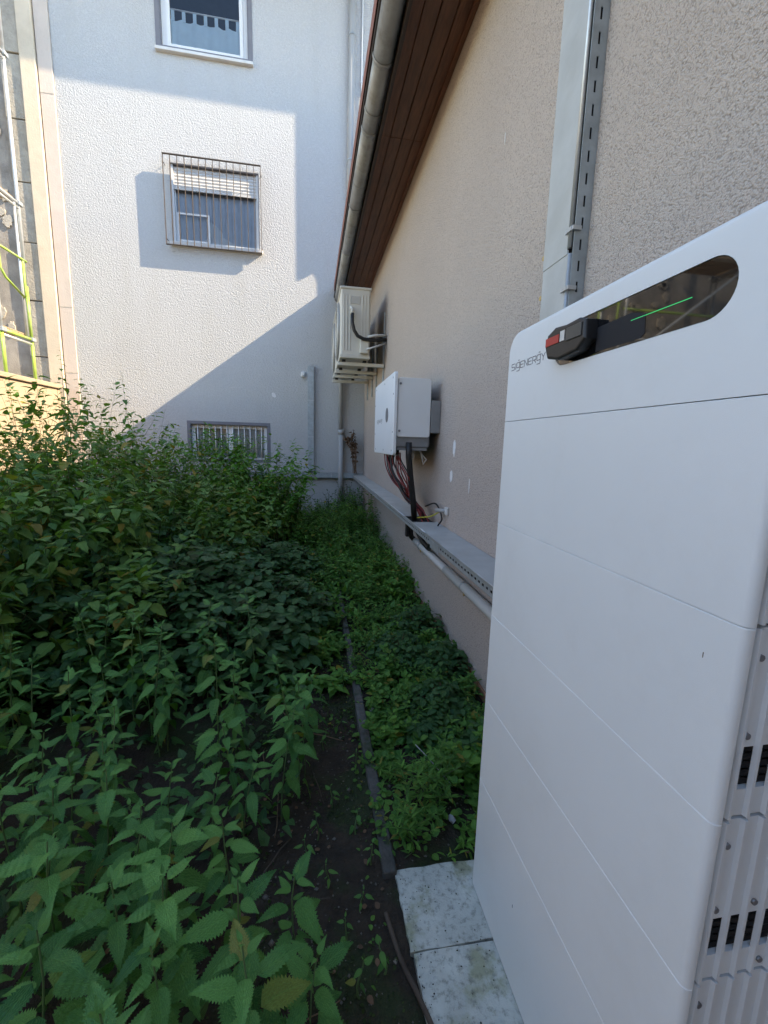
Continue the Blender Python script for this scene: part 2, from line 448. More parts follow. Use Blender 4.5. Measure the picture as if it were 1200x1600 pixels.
pav = thing("pavement", (0.6, 0.8, GZ), "stained pale concrete slabs under the battery tower", "pavement", kind="structure")
def paving_slab(y0, y1, x0, x1, seed):
    r = random.Random(seed)
    n = 14
    pl = []
    for i in range(n): pl.append((x0 + r.uniform(-.003, .003), y0 + (y1 - y0) * i / n))
    for i in range(n): pl.append((x0 + (x1 - x0) * i / n, y1 + r.uniform(-.003, .003)))
    pl.append((x1, y1)); pl.append((x1, y0))
    for i in range(n - 1): pl.append((x1 - (x1 - x0) * (i + 1) / n, y0 + r.uniform(-.002, .002)))
    mb = MB().extrude(pl, 'z', GZ - 0.06, GZ)
    mb.build("paving_slab", 'slab', pav)
paving_slab(1.003, 1.252, 0.292, 1.02, 1)
paving_slab(0.748, 0.997, 0.300, 1.02, 2)
paving_slab(0.493, 0.742, 0.330, 1.02, 3)
paving_slab(0.10, 0.487, 0.330, 1.02, 4)

# terrace behind the low wall (left)
box("terrace", 'old_concrete', (-30, -4.62, -20, 8.69, GZ - 0.5, 0.80), label="raised ground behind the low tan wall", cat="terrace", kind="structure")

# ================================================================== white building at the back
WB_X0, WB_X1 = -4.10, 3.6
wb = thing("white_building", (-1.5, YB, GZ), "tall building with white rough render and three windows at the end of the yard", "building")
W1 = (-2.46, -1.06, 6.36, 7.75)
W2 = (-2.42, -0.93, 3.42, 4.70)
W3 = (-2.27, -0.85, -0.42, 0.29)
mb = MB()
sheet_with_holes(mb, WB_X0, WB_X1, GZ - 0.3, 2.36, [W3], YB, 0.16)
mb.build("lower_wall", 'white_render', wb)
mb = MB()
sheet_with_holes(mb, WB_X0, WB_X1, 2.36, 9.2, [W1, W2], YB + 0.006, 0.16)
mb.build("upper_wall", 'white_render', wb)
mb = MB()
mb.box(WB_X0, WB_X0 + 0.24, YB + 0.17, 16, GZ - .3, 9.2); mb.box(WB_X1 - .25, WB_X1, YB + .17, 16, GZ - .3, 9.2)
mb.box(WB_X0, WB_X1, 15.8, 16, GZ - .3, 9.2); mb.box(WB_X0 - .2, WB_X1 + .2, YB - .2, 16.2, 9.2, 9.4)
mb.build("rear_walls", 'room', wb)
mb = MB().box(WB_X0 - 0.5, WB_X1 + 0.4, YB - 1.0, YB + .3, 8.50, 8.72)
ev = mb.build("roof_overhang", 'smooth_cream', wb)

def window(w, frame_w, recess, trim, parts):
    x0, x1, z0, z1 = w
    mb = MB()
    y = YB + 0.163
    t = trim
    # painted reveal band round the opening
    rect_ring(mb, YB - 0.004, x0 - t, x1 + t, z0 - 0.0, z1 + t, t, 0.012) if t else None
    mb.box(x0 - 0.002, x0 + 0.012, YB + .009, YB + 0.15, z0, z1); mb.box(x1 - 0.012, x1 + 0.002, YB + .009, YB + 0.15, z0, z1)
    mb.box(x0 + .013, x1 - .013, YB + .009, YB + 0.15, z1 - 0.012, z1 + 0.002)
    win = mb.build("window", 'grey_trim', wb)
    fy = YB + recess
    f = MB(); rect_ring(f, fy, x0 + .013, x1 - .013, z0 + .02, z1 - .013, frame_w, 0.06)
    f.build("frame", 'white_plastic', win)
    return win, fy
# --- upper window with half curtain
win, fy = window(W1, 0.07, 0.07, 0.07, None)
x0, x1, z0, z1 = W1
f = MB(); rect_ring(f, fy - 0.012, x0 + .086, x1 - .086, z0 + .093, z1 - .09, 0.06, 0.05); f.build("sash", 'white_plastic', win)
MB().add([(x0 + .147, fy + .016, z0 + .154), (x1 - .147, fy + .016, z0 + .154), (x1 - .147, fy + .016, z1 - .151), (x0 + .147, fy + .016, z1 - .151)], [(0, 1, 2, 3)]).build("pane", "pane", win)
box("sill", 'sill', (x0 - .08, x1 + .08, YB - 0.06, YB + .07, z0 - 0.035, z0 + 0.012), win, bevel=0.006)
def cloth(x0, x1, z0, z1, y, folds, amp, name, m, parent, seed=1, sag=0.0):
    r = random.Random(seed); nx, nz = 60, 10
    ph = [r.uniform(0, 6) for _ in range(4)]
    vs = []; fs = []
    for j in range(nz + 1):
        for i in range(nx + 1):
            u = i / nx; w = j / nz
            yv = y + amp * (math.sin(u * folds * 6.28 + ph[0]) + .5 * math.sin(u * folds * 14 + ph[1])) * (1 - .3 * w)
            zt = z1 - sag * abs(math.sin(u * 3.14 * 6)) * .3
            vs.append((x0 + (x1 - x0) * u, yv, z0 + (zt - z0) * w))
    for j in range(nz):
        for i in range(nx):
            a = j * (nx + 1) + i; fs.append((a, a + 1, a + nx + 2, a + nx + 1))
    return MB().add(vs, fs, True).build(name, m, parent)
cl = cloth(x0 + .13, x1 - .13, z0 + .10, 6.93, fy + .055, 4, .010, "half_curtain", 'curtain_blue', win, 3, .1)
for i in range(7):
    xx = x0 + .15 + (x1 - x0 - .36) * i / 6
    box("curtain_tab", 'curtain_blue', (xx, xx + .055, fy + .05, fy + .056, 6.90, 7.06), win)
MB().tube([(x0 + .1, fy + .055, 7.06), (x1 - .1, fy + .055, 7.06)], 0.012, 8).build("curtain_rod", 'white_plastic', win)
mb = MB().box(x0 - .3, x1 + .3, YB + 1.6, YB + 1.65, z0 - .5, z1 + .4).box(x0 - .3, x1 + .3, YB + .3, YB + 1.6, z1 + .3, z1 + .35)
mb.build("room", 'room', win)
# --- middle window with shutter and striped curtain
win, fy = window(W2, 0.055, 0.085, 0.0, None)
x0, x1, z0, z1 = W2
zs = z0 + 0.93
for i in range(6):
    za = zs + 0.052 * i
    mbs = MB().extrude([(YB + .055, za), (YB + .048, za + .025), (YB + .055, za + .049), (YB + .066, za + .049), (YB + .066, za)], 'x', x0 + .05, x1 - .05)
    mbs.build("shutter_slat", 'shutter', win)
box("shutter_rail", 'shutter', (x0 + .05, x1 - .05, YB + .045, YB + .07, zs - .04, zs - .004), win)
box("shutter_guide", 'white_plastic', (x0 + .014, x0 + .048, YB + .03, YB + .083, z0 + .03, z1 - .015), win)
box("shutter_guide", 'white_plastic', (x1 - .048, x1 - .014, YB + .03, YB + .083, z0 + .03, z1 - .015), win)
f = MB(); rect_ring(f, fy - 0.008, x0 + .07, x0 + .62, z0 + .07, z0 + 0.54, 0.03, 0.02); f.build("inner_sash", 'white_plastic', win)
MB().add([(x0 + .07, fy + .025, z0 + .077), (x1 - .07, fy + .025, z0 + .077), (x1 - .07, fy + .025, z1 - .07), (x0 + .07, fy + .025, z1 - .07)], [(0, 1, 2, 3)]).build("pane", "pane", win)
cloth(x0 + .06, x1 - .06, z0 + .05, z1 - .05, fy + .075, 9, .014, "curtain", 'curtain_grey', win, 5)
# patch of sunlight on the curtain, painted as a pale sheet
mbs = MB().add([(x0+.52,fy+.045,z0+.52),(x0+.72,fy+.05,z0+.40),(x0+.82,fy+.045,z0+.30),(x0+.83,fy+.045,z0+.22),(x0+1.12,fy+.045,z0+.08),(x0+.40,fy+.047,z0+.09),(x0+.55,fy+.045,z0+.16),(x0+.62,fy+.045,z0+.34),
                (x0+.52,fy+.047,z0+.52),(x0+.72,fy+.052,z0+.40),(x0+.82,fy+.047,z0+.30),(x0+.83,fy+.047,z0+.22),(x0+1.12,fy+.047,z0+.08),(x0+.40,fy+.05,z0+.09),(x0+.55,fy+.047,z0+.16),(x0+.62,fy+.047,z0+.34)],
               [tuple(range(8)), tuple(range(15,7,-1))] + [(i,(i+1)%8,8+(i+1)%8,8+i) for i in range(8)])
mbs.build("sun_patch", 'curtain_white', win)
box("sill", 'sill', (x0 - .03, x1 + .05, YB - 0.07, YB + .085, z0 - 0.05, z0 + 0.004), win, bevel=0.008)
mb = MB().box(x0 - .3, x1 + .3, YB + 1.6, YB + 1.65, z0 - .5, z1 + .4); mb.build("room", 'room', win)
# --- low window behind the bushes
win, fy = window(W3, 0.06, 0.07, 0.055, None)
x0, x1, z0, z1 = W3
for i in range(12):
    xx = x0 + .12 + i * (x1 - x0 - .24) / 11
    MB().tube([(xx, YB + .045, z0 + .02), (xx, YB + .045, z1 - .013)], 0.009, 8).build("bar", 'white_plastic', win)
box("mullion", 'white_plastic', (-1.59, -1.50, fy - .01, fy + .05, z0 + .08, z1 - .073), win)
MB().add([(x0 + .074, fy + .02, z0 + .081), (-1.592, fy + .02, z0 + .081), (-1.592, fy + .02, z1 - .074), (x0 + .074, fy + .02, z1 - .074)], [(0, 1, 2, 3)]).build("pane", "pane", win)
MB().add([(-1.498, fy + .02, z0 + .081), (x1 - .074, fy + .02, z0 + .081), (x1 - .074, fy + .02, z1 - .074), (-1.498, fy + .02, z1 - .074)], [(0, 1, 2, 3)]).build("pane", "pane", win)
cloth(-1.58, x1 - .05, z0 + .03, z1 - .02, fy + .06, 5, .014, "curtain", 'curtain_white', win, 8)
cloth(x0 + .05, -1.60, z0 + .03, z1 - .02, fy + .09, 4, .014, "curtain", 'curtain_grey', win, 9)
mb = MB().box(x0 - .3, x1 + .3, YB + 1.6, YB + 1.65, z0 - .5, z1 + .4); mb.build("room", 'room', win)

# iron cage before the middle window: flat bars standing on edge
gr = thing("window_grille", (-1.67, YB, 3.35), "rusty dark iron bar cage over the middle window of the white building", "grille")
gx0, gx1, gz0, gz1 = -2.49, -0.885, 3.345, 4.765
gy = YB - 0.125
for i in range(15):
    xx = gx0 + (gx1 - gx0) * i / 14
    MB().box(xx - .0035, xx + .0035, gy, gy + 0.034, gz0 + .007, gz1 - .007).build("bar", 'iron', gr)
for z in (gz0, gz1 - .004):
    MB().box(gx0 - .006, gx1 + .006, gy - .001, gy + .036, z - .004, z + .007).build("rail", 'iron', gr)
for xx in (gx0, gx1):
    for z in (gz0 + .10, gz1 - .12):
        MB().tube([(xx, gy + .036, z), (xx, YB + .005, z)], 0.006, 6).build("anchor", 'iron', gr)

# drain pipes on the white building
dp = thing("drain_pipe", (0.70, YB - .06, 2.9), "grey painted drain pipe running up the white building beside the gutter", "pipe")
MB().tube([(0.70, YB - .065, 2.6), (0.70, YB - .065, 8.5)], 0.055, 18).build("pipe", 'pvc_pipe', dp)
for z in (3.2, 5.05, 7.0):
    MB().tube([(0.70, YB - .065, z), (0.70, YB - .065, z + .03)], 0.060, 18).build("clamp", 'galv_dull', dp)
tp = thing("thin_conduit", (0.885, YB - .02, 2.9), "thin white conduit beside the drain pipe on the white building", "conduit")
MB().tube([(0.885, YB - .02, 2.6), (0.885, YB - .02, 8.5)], 0.014, 10).build("pipe", 'white_plastic', tp)
for z in (4.4, 6.35):
    box("clamp", 'white_plastic', (0.865, 0.905, YB - .036, YB + .004, z, z + .02), tp)
dp = thing("rain_downpipe", (0.58, YB - .06, GZ), "grey rain downpipe dropping from the air conditioners into the weeds", "pipe")
MB().tube([(0.58, YB - .07, GZ - .1), (0.58, YB - .07, 0.24)], 0.052, 18).build("lower_pipe", 'pvc_pipe', dp)
MB().tube([(0.565, YB - .07, 0.20), (0.565, YB - .07, 1.9), (0.53, YB - .09, 2.3), (0.5, YB - .2, 2.58)], 0.042, 18).build("upper_pipe", 'pvc_pipe', dp)
MB().tube([(0.575, YB - .07, 0.17), (0.575, YB - .07, 0.26)], 0.060, 18).build("collar", 'pvc_pipe', dp)
box("clamp", 'galv_dull', (0.51, 0.64, YB - .085, YB + .003, 0.262, 0.282), dp)

# metal cable ducts on the back wall
cd = thing("upright_cable_duct", (-0.03, YB, -0.6), "galvanised upright cable duct on the white wall", "cable duct")
box("duct", 'galv_dull', (-0.075, 0.045, YB - .07, YB - .001, -0.575, 1.45), cd, bevel=0.003)
box("end_cap", 'galv', (-0.078, 0.048, YB - .073, YB - .0, 1.451, 1.457), cd)
for z in (0.1, 0.8):
    box("joint", 'galv', (-0.078, 0.048, YB - .073, YB - .0715, z, z + .012), cd)
cd = thing("level_cable_duct", (0.3, YB, -0.65), "galvanised level cable duct along the foot of the white wall", "cable duct")
box("duct", 'galv_dull', (-1.2, 1.03, YB - .085, YB - .001, -0.70, -0.60), cd, bevel=0.003)
box("lip", 'galv', (-1.2, 1.03, YB - .089, YB - .003, -0.597, -0.592), cd)
for x in (-.4, .38):
    box("joint", 'galv', (x, x + .02, YB - .088, YB - .0865, -.70, -.60), cd)
sn = thing("wall_sensor", (-0.17, YB, 1.30), "small white sensor on the wall beside the upright duct", "sensor")
box("body", 'white_plastic', (-0.20, -0.13, YB - .06, YB - .001, 1.24, 1.34), sn, bevel=0.015, seg=3)
MB().tube([(-.165, YB - .075, 1.28), (-.165, YB - .058, 1.28)], [0.018, 0.026], 12).build("lens", 'white_plastic', sn)
def blob(name, m, c, nrm_axis, ru, rv, th, parent, seed):
    r = random.Random(seed); n = 18
    pts = []
    for i in range(n):
        q = 6.283 * i / n; k = r.uniform(.75, 1.15)
        pts.append((ru * k * math.cos(q), rv * k * math.sin(q)))
    mb = MB()
    if nrm_axis == 'x': mb.extrude([(c[1] + p[0], c[2] + p[1]) for p in pts], 'x', c[0] - th, c[0] + .004)
    else: mb.extrude([(c[0] + p[0], c[2] + p[1]) for p in pts], 'y', c[1] - th, c[1] + .004)
    return mb.build(name, m, parent)
blob("filler_patch", 'filler', (-0.72, YB, 0.88), 'y', .04, .05, .004, wb, 4)

# ================================================================== left: neighbour under renovation, low wall, scaffold
nb = thing("renovated_building", (-5, 8.7, 0.8), "bare grey building under renovation behind the scaffold", "building")
box("wall", 'grey_backing', (-14, -4.80, 8.70, 16, GZ, 10.5), nb)
for i in range(13):
    zz = -1.4 + i * 0.92
    box("quoin_block", 'old_concrete', (-4.82 + R_.uniform(-.03, .0), -4.56, 8.635 + R_.uniform(-.008, .008), 8.95, zz, zz + 0.905), nb, bevel=0.01)
box("pilaster", 'smooth_cream', (-4.555, -4.33, 8.60, 8.96, GZ, 10.4), nb, bevel=0.012)
box("corner_strip", 'pink_cream', (-4.315, -4.105, 8.63, 8.98, GZ, 10.4), nb, bevel=0.008)
for z in (1.1, 2.2, 5.45):
    box("joint_line", 'old_concrete', (-4.316, -4.104, 8.6275, 8.629, z, z + .012), nb)
rd = random.Random(21)
for i in range(90):
    xx = rd.uniform(-6.6, -4.9); zz = rd.uniform(0.9, 6.5)
    blob("mortar_dab", 'mortar_dab', (xx, 8.70, zz), 'y', rd.uniform(.05, .11), rd.uniform(.05, .13), .025, nb, i)
mb = MB().box(-14, -12, 8.0, 8.69, .8, 5)

lw = thing("low_wall", (-4.45, 3, GZ), "low tan rendered garden wall on the left behind the bushes", "wall")
yy = -6.0
while yy < 8.45:
    box("wall_block", 'tan_wall', (-4.60, -4.34, yy, min(yy + 1.19, 8.48), GZ - .2, 0.80), lw, bevel=0.012)
    yy += 1.2
box("coping", 'tan_wall', (-4.63, -4.30, -6.05, 8.485, 0.802, 0.875), lw, bevel=0.012)

sc = thing("scaffold", (-5.4, 7.6, 0.8), "green and galvanised tube scaffold on the left", "scaffold")
def stube(p, q, m, name, r=0.023):
    return MB().tube([p, q], r, 12).build(name, m, sc)
SX = [-4.42, -6.9, -9.4]
YA, YC = 7.28, 7.96
for si, x in enumerate(SX):
    for yv in (YA, YC):
        stube((x, yv, 0.876 if si == 0 else .80), (x, yv, 1.50), 'scaf_green', "upright")
        stube((x, yv, 1.501), (x, yv, 2.30), 'scaf_green' if yv == YC else 'scaf_galv', "upright")
        stube((x, yv, 2.301), (x, yv, 5.48), 'scaf_galv', "upright")
        stube((x, yv, 5.481), (x, yv, 9.3), 'scaf_galv', "upright")
        stube((x + .0, yv - .10, 1.52), (x, yv - .10, 3.45), 'scaf_galv', "brace_tube", .018)
        box("base_plate", 'scaf_galv', (x - .07, x + .07, yv - .07, yv + .07, .876 if si == 0 else .801, .884 if si == 0 else .81), sc)
        for z in (1.50, 3.48, 5.46):
            box("coupler", 'galv_dull', (x - .045, x + .045, yv - .04, yv + .05, z - .03, z + .03), sc, bevel=.01)
    for z in (1.50, 3.48, 5.46, 7.44):
        stube((x, YA, z), (x, YC, z), 'scaf_green' if z < 2 else 'scaf_galv', "transom")
        stube((x, YA + .02, z - .07), (x, YC - .02, z - .07), 'scaf_galv', "transom", .02)
# rounded end guard rail at chest height
x = SX[0] + .03
MB().tube([(x, YA, 2.66), (x, YC, 2.66)], .018, 10).build("guard_rail", 'scaf_green', sc)
MB().tube([(x, YA + .06, 2.65), (x, YA + .07, 2.36), (x, YA + .16, 2.26), (x, YC - .12, 2.10), (x, YC - .08, 2.14), (x, YC - .08, 2.64)], .017, 10).build("guard_rail", 'scaf_green', sc)
for z in (1.53, 3.51, 5.49):
    for i in range(3):
        for j in range(2):
            y0 = YA + .05 + i * .2
            box("deck_board", 'deck_wood', (SX[j + 1] + .02, SX[j] + .02 - .06, y0, y0 + .19, z, z + .045), sc, bevel=.006)
    for j in range(2):
        stube((SX[j], YA, z + .5), (SX[j + 1], YA, z + .5), 'scaf_galv', "ledger", .022)
        stube((SX[j], YA, z + 1.0), (SX[j + 1], YA, z + 1.0), 'scaf_green', "ledger", .022)
        stube((SX[j], YA - .05, z), (SX[j + 1], YA - .05, z + 1.9), 'scaf_galv', "diagonal_brace", .022)
        box("toe_board", 'deck_wood', (SX[j + 1] + .03, SX[j] - .03, YA + .028, YA + .046, z + .047, z + .2), sc)

# ================================================================== house on the right
hs = thing("rendered_house", (3, 2, GZ), "house with beige pebble-dash wall and brown wooden eaves on the right", "house")
box("side_wall", 'house_render', (XW, XW + .3, -7, YB - .002, GZ + .03, 2.80), hs)
mb = MB().extrude([(XW + .302, GZ - .2), (9.0, GZ - .2), (9.0, 2.9), (5.1, 5.75), (XW + .302, 2.86)], 'y', YB - .32, YB - .03)
mb.build("gable_wall", 'house_render', hs)
mb = MB().extrude([(XW + .302, GZ - .2), (9.0, GZ - .2), (9.0, 2.9), (5.1, 5.75), (XW + .302, 2.86)], 'y', -7, -6.7)
mb.build("gable_wall", 'house_render', hs)
box("plinth", 'plinth', (XW - .014, XW + .29, -7, YB - .012, GZ - .2, GZ + .032), hs, bevel=.006)
# soffit boards
edges = [0.600, 0.706, 0.815, 0.925, 1.036]
for i in range(4):
    cuts = [-7, -2.1, 1.3, 4.28, 6.9, YB - .05] if i % 2 == 0 else [-7, -3.2, 0.2, 4.285, 7.3, YB - .05]
    for a, b in zip(cuts[:-1], cuts[1:]):
        box("soffit_board", 'soffit', (edges[i] + .003, edges[i + 1] - .003, a + .002, b - .002, 2.765 + R_.uniform(0, .003), 2.788), hs, bevel=.003, seg=1)
box("soffit_trim", 'soffit', (1.008, 1.0385, -7, YB - .05, 2.735, 2.7635), hs, bevel=.004)
box("fascia_board", 'fascia', (0.577, 0.599, -7, YB - .04, 2.62, 2.86), hs)
rf = MB().extrude([(0.42, 2.84), (5.1, 5.93), (9.8, 2.84), (9.8, 2.97), (5.1, 6.06), (0.42, 2.97)], 'y', -7.3, YB - .03).build("roof", 'roof_tile', hs)
MB().tube([(1.955, 8.2, 3.5), (1.955, 8.2, 4.34), (1.92, 8.2, 4.44), (1.84, 8.2, 4.54)], .045, 16).build("shadow_flue_elbow", 'galv', rf)  # unseen flue added and shaped to cast the shadow strip on the white wall
fl = MB().tube([(1.76, 8.2, 4.5), (1.76, 8.2, 7.7)], .095, 20).build("shadow_flue_pipe", 'galv', rf)
MB().tube([(1.76, 8.2, 7.7), (1.76, 8.2, 7.78)], [.13, .10], 20).build("shadow_flue_cap", 'galv', hs)
blob("filler_patch", 'filler', (XW, 3.02, -0.015), 'x', .028, .062, .003, hs, 11)
blob("filler_patch", 'filler', (XW, 3.06, -0.225), 'x', .03, .05, .003, hs, 12)
blob("filler_patch", 'filler', (XW, 2.68, -0.26), 'x', .007, .05, .003, hs, 13)
blob("filler_patch", 'filler', (XW, 2.45, 1.66), 'x', .004, .03, .003, hs, 14)

# unseen house added behind the viewer to block low sky light
oh = thing("sky_block_house", (-4, -9, GZ), "added unseen house behind the viewer that blocks low sky light", "house")
mb = MB(); 
mb.box(-16, 3.6, -16, -9.5, GZ - .2, 9.0); mb.build("wall", 'house_render', oh)
MB().extrude([(-16.6, 8.9), (-12.75, 11.6), (-8.9, 8.9)], 'x', -16.3, 3.9).build("roof", 'roof_tile', oh)
for x in (-9.5, -5.5, -2.0):
    for z in (0.2, 3.2, 6.2):
        f = MB(); f.box(x, x + 1.2, -9.52, -9.46, z, z + 1.3); f.build("window", 'white_plastic', oh)

# gutter: half-round zinc lengths with lapped joints, straps
gt = thing("roof_gutter", (0.5, 2, 2.6), "grey zinc half-round gutter below the brown eaves", "gutter")
def half_round(y0, y1, r, zc, xc, th=.003, n=14):
    pts = [(xc + r * math.cos(math.pi + math.pi * i / n), zc + r * math.sin(math.pi + math.pi * i / n)) for i in range(n + 1)]
    pin = [(xc + (r - th) * math.cos(math.pi + math.pi * i / n), zc + (r - th) * math.sin(math.pi + math.pi * i / n)) for i in reversed(range(n + 1))]
    mb = MB()
    m_ = len(pts)
    vs = [(p[0], y0, p[1]) for p in pts + pin] + [(p[0], y1, p[1]) for p in pts + pin]
    N = 2 * m_
    fs = [(i, (i + 1) % N, N + (i + 1) % N, N + i) for i in range(N)]
    fs += [(i, N - 1 - i, N - 2 - i, i + 1) for i in range(m_ - 1)] + [(N + i + 1, N + N - 2 - i, N + N - 1 - i, N + i) for i in range(m_ - 1)]
    mb.add(vs, fs, True)
    return mb
gy_ = [-6.9, -4.0, -1.0, 1.6, 3.42, 4.12, 5.35, 6.55, 7.75, YB - .05]
for i in range(len(gy_) - 1):
    dr = .0025 * (i % 2)
    half_round(gy_[i] - .02, gy_[i + 1] + .02, .072 + dr, 2.715, .502).build("gutter_length", 'zinc', gt)
    half_round(gy_[i + 1] - .015, gy_[i + 1] + .015, .0785, 2.715, .502).build("joint_band", 'zinc', gt)
MB().tube([(0.424, -6.9, 2.722), (0.424, YB - .05, 2.722)], .010, 10).build("front_bead", 'fascia', gt)
for y in (2.4, 3.9, 4.9, 6.0, 7.2, 8.2):
    half_round(y - .012, y + .012, .0765, 2.714, .502, .002).build("strap", 'zinc', gt)

# upright cable tray on the house wall
vt = thing("upright_cable_tray", (1.0, 1.7, 0.2), "galvanised upright cable tray with slotted side above the battery tower", "cable tray")
XT = 0.975
box("back", 'galv_dull', (1.034, 1.039, 1.60, 1.80, -0.4, 2.73), vt)
box("far_side", 'galv', (XT + .004, 1.0335, 1.796, 1.80, -0.4, 2.73), vt)
# near side with real slots
slots = []
z = 0.0
mb = MB()
zlist = []
while z < 2.70:
    zlist.append(z); z += 0.075
prev = -0.4
for z in zlist:
    mb.box(XT + .004, 1.0335, 1.600, 1.6025, prev, z)
    mb.box(XT + .004, XT + .029, 1.600, 1.6025, z, z + .038); mb.box(XT + .0375, 1.0335, 1.600, 1.6025, z, z + .038)
    prev = z + .038
mb.box(XT + .004, 1.0335, 1.600, 1.6025, prev, 2.73)
mb.build("slotted_side", 'galv_dull', vt)
box("inner_shade_fill", 'dark_slot', (XT + .012, 1.03, 1.615, 1.785, -0.4, 2.72), vt)  # near-black fill, the shade behind the slots put into colour
box("lid", 'galv_cover', (XT - .003, XT + .001, 1.628, 1.803, 0.742, 2.73), vt, bevel=.001, seg=1)
box("lid", 'galv_cover', (XT - .0005, XT + .003, 1.624, 1.803, -.4, 0.758), vt, bevel=.001, seg=1)
MB().tube([(XT + .0, 1.617, .76), (XT, 1.617, 2.73)], .009, 10).build("rolled_edge", 'galv', vt)
MB().tube([(XT + .003, 1.613, -.4), (XT + .003, 1.613, .739)], .009, 10).build("rolled_edge", 'galv', vt)
for z in (0.815, 0.605):
    box("clip", 'galv', (XT - .010, 1.0, 1.588, 1.5985, z, z + .014), vt)
    box("clip", 'galv', (XT - .012, XT - .0045, 1.5988, 1.64, z, z + .014), vt)
for z in (0.80, 0.64):
    MB().tube([(XT + .0, 1.812, z), (XT + .028, 1.812, z)], .010, 10).build("screw", 'brass', vt)

# level cable tray along the house wall
ht = thing("level_cable_tray", (0.93, 4, -0.66), "long galvanised cable tray running level along the house wall", "cable tray")
def tray_piece(y0, y1):
    box("tray_base", 'galv_dull', (0.832, 1.036, y0, y1, -0.700, -0.697), ht)
    mb = MB()
    y = y0 + .02; prev = y0
    while y + .03 < y1:
        mb.box(.830, .8325, prev, y, -.6965, -.637)
        mb.box(.830, .8325, y, y + .025, -.6965, -.678); mb.box(.830, .8325, y, y + .025, -.664, -.637)
        prev = y + .025; y += .05
    mb.box(.830, .8325, prev, y1, -.6965, -.637)
    mb.build("slotted_side", 'galv', ht)
    box("inner_shade_fill", 'dark_slot', (.842, 1.03, y0 + .005, y1 - .005, -.695, -.65), ht)  # solid dark fill standing in for the shade inside the tray
tray_piece(0.3, 3.3); tray_piece(3.301, 5.4); tray_piece(5.402, 8.5)
for a, b in ((0.3, 2.95), (2.955, 3.36), (3.66, 5.55), (5.555, 7.2), (7.205, 8.5)):
    box("tray_lid", 'galv_cover', (.824, 1.037, a, b, -.6365, -.633), ht, bevel=.0015, seg=1)
    MB().tube([(.826, a, -.637), (.826, b, -.637)], .006, 8).build("lid_edge", 'galv', ht)
for y in (2.2, 3.05, 4.5, 5.6, 6.9, 8.0):
    mb = MB().extrude([(.86, -.702), (1.037, -.702), (1.037, -.80)], 'y', y, y + .03)
    mb.build("bracket", 'galv_dull', ht)
box("joint_plate", 'galv', (.826, .8295, 2.62, 2.82, -.715, -.66), ht)

cp = thing("white_conduit", (1.0, 3, -0.925), "pale plastic conduit clipped to the house wall below the cable tray", "conduit")
MB().tube([(1.0, .3, -.925), (1.0, 2.95, -.925)], .034, 14).build("pipe", 'pvc_light', cp)
MB().tube([(1.0, 2.88, -.925), (1.0, 3.93, -.925)], .030, 14).build("pipe", 'pvc_light', cp)
for y in (1.6, 2.55, 3.7):
    MB().tube([(1.0, y, -.925), (1.0, y + .022, -.925)], .0375, 14).build("clip", 'galv', cp)
    MB().tube([(1.0, y + .01, -.965), (1.0, y + .01, -.985)], .007, 8).build("screw", 'brass', cp)
hb = thing("black_hose", (0.98, 3.8, -0.8), "black cable hose dropping from the tray into the pale conduit", "hose")
MB().tube([(.95, 3.92, -.70), (.95, 3.93, -.84), (.965, 3.95, -.89), (1.0, 3.93, -.925)], .026, 10).build("hose", 'rubber', hb)
MB().tube([(.93, 3.80, -.70), (.94, 3.66, -.76), (.96, 3.48, -.84), (.975, 3.36, -.86), (.98, 3.30, -.80), (.98, 3.29, -.70)], .022, 10).build("hose", 'rubber', hb)
box("hanger", 'rubber', (.90, .93, 3.90, 3.96, -.88, -.70), hb, bevel=.005)

# air conditioners on brackets
def ac_unit(y0, y1, label):
    t = thing("air_conditioner", (.6, (y0 + y1) / 2, 1.16), label, "air conditioner", "outdoor air conditioner units under the eaves")
    x0, x1, z0, z1 = .375, .80, 1.17, 2.10
    box("casing", 'ac_white', (x0 + .02, x1, y0, y1, z0 + .03, z1 - .02), t, bevel=.02, seg=3)
    box("top_lid", 'ac_white', (x0 + .005, x1 + .012, y0 - .012, y1 + .012, z1 - .035, z1), t, bevel=.012, seg=3)
    box("base_pan", 'ac_white', (x0 + .01, x1 + .006, y0 - .006, y1 + .006, z0 - .0, z0 + .05), t, bevel=.008)
    for i in range(9):
        if 3 <= i <= 5: continue
        xx = x0 + .055 + i * .042
        box("side_rib", 'ac_white', (xx, xx + .012, y0 - .008, y0 + .002, z0 + .10, z1 - .10), t, bevel=.003, seg=1)
    box("handle_recess", 'ac_grille', (x0 + .16, x0 + .28, y0 - .006, y0 + .002, z1 - .22, z1 - .12), t, bevel=.004)
    box("valve_cover", 'ac_white', (x0 + .28, x1 - .02, y0 - .06, y0 + .001, z0 + .06, z0 + .28), t, bevel=.015)
    cy = y0 + (y1 - y0) * .62
    for k in range(7):
        rr = .07 + k * .052
        MB().tube([(x0 - .003, cy + rr * math.cos(q * .2618), (z0 + z1) / 2 + rr * math.sin(q * .2618)) for q in range(25)], .006, 6, False).build("fan_guard_ring", 'ac_grille', t)
    MB().tube([(x0 + .005, cy, (z0 + z1) / 2), (x0 + .022, cy, (z0 + z1) / 2)], .41, 36).build("fan_opening", 'inv_grey', t)
    for x in (x0 + .05, x1 - .08):
        for y in (y0 + .12, y1 - .15):
            box("foot", 'rubber', (x, x + .05, y, y + .06, z0 - .035, z0 - .001), t)
    return t
ac_unit(6.13, 7.07, "beige air conditioner box nearer to the camera under the eaves")
ac_unit(7.28, 8.16, "beige air conditioner box nearer to the white building under the eaves")
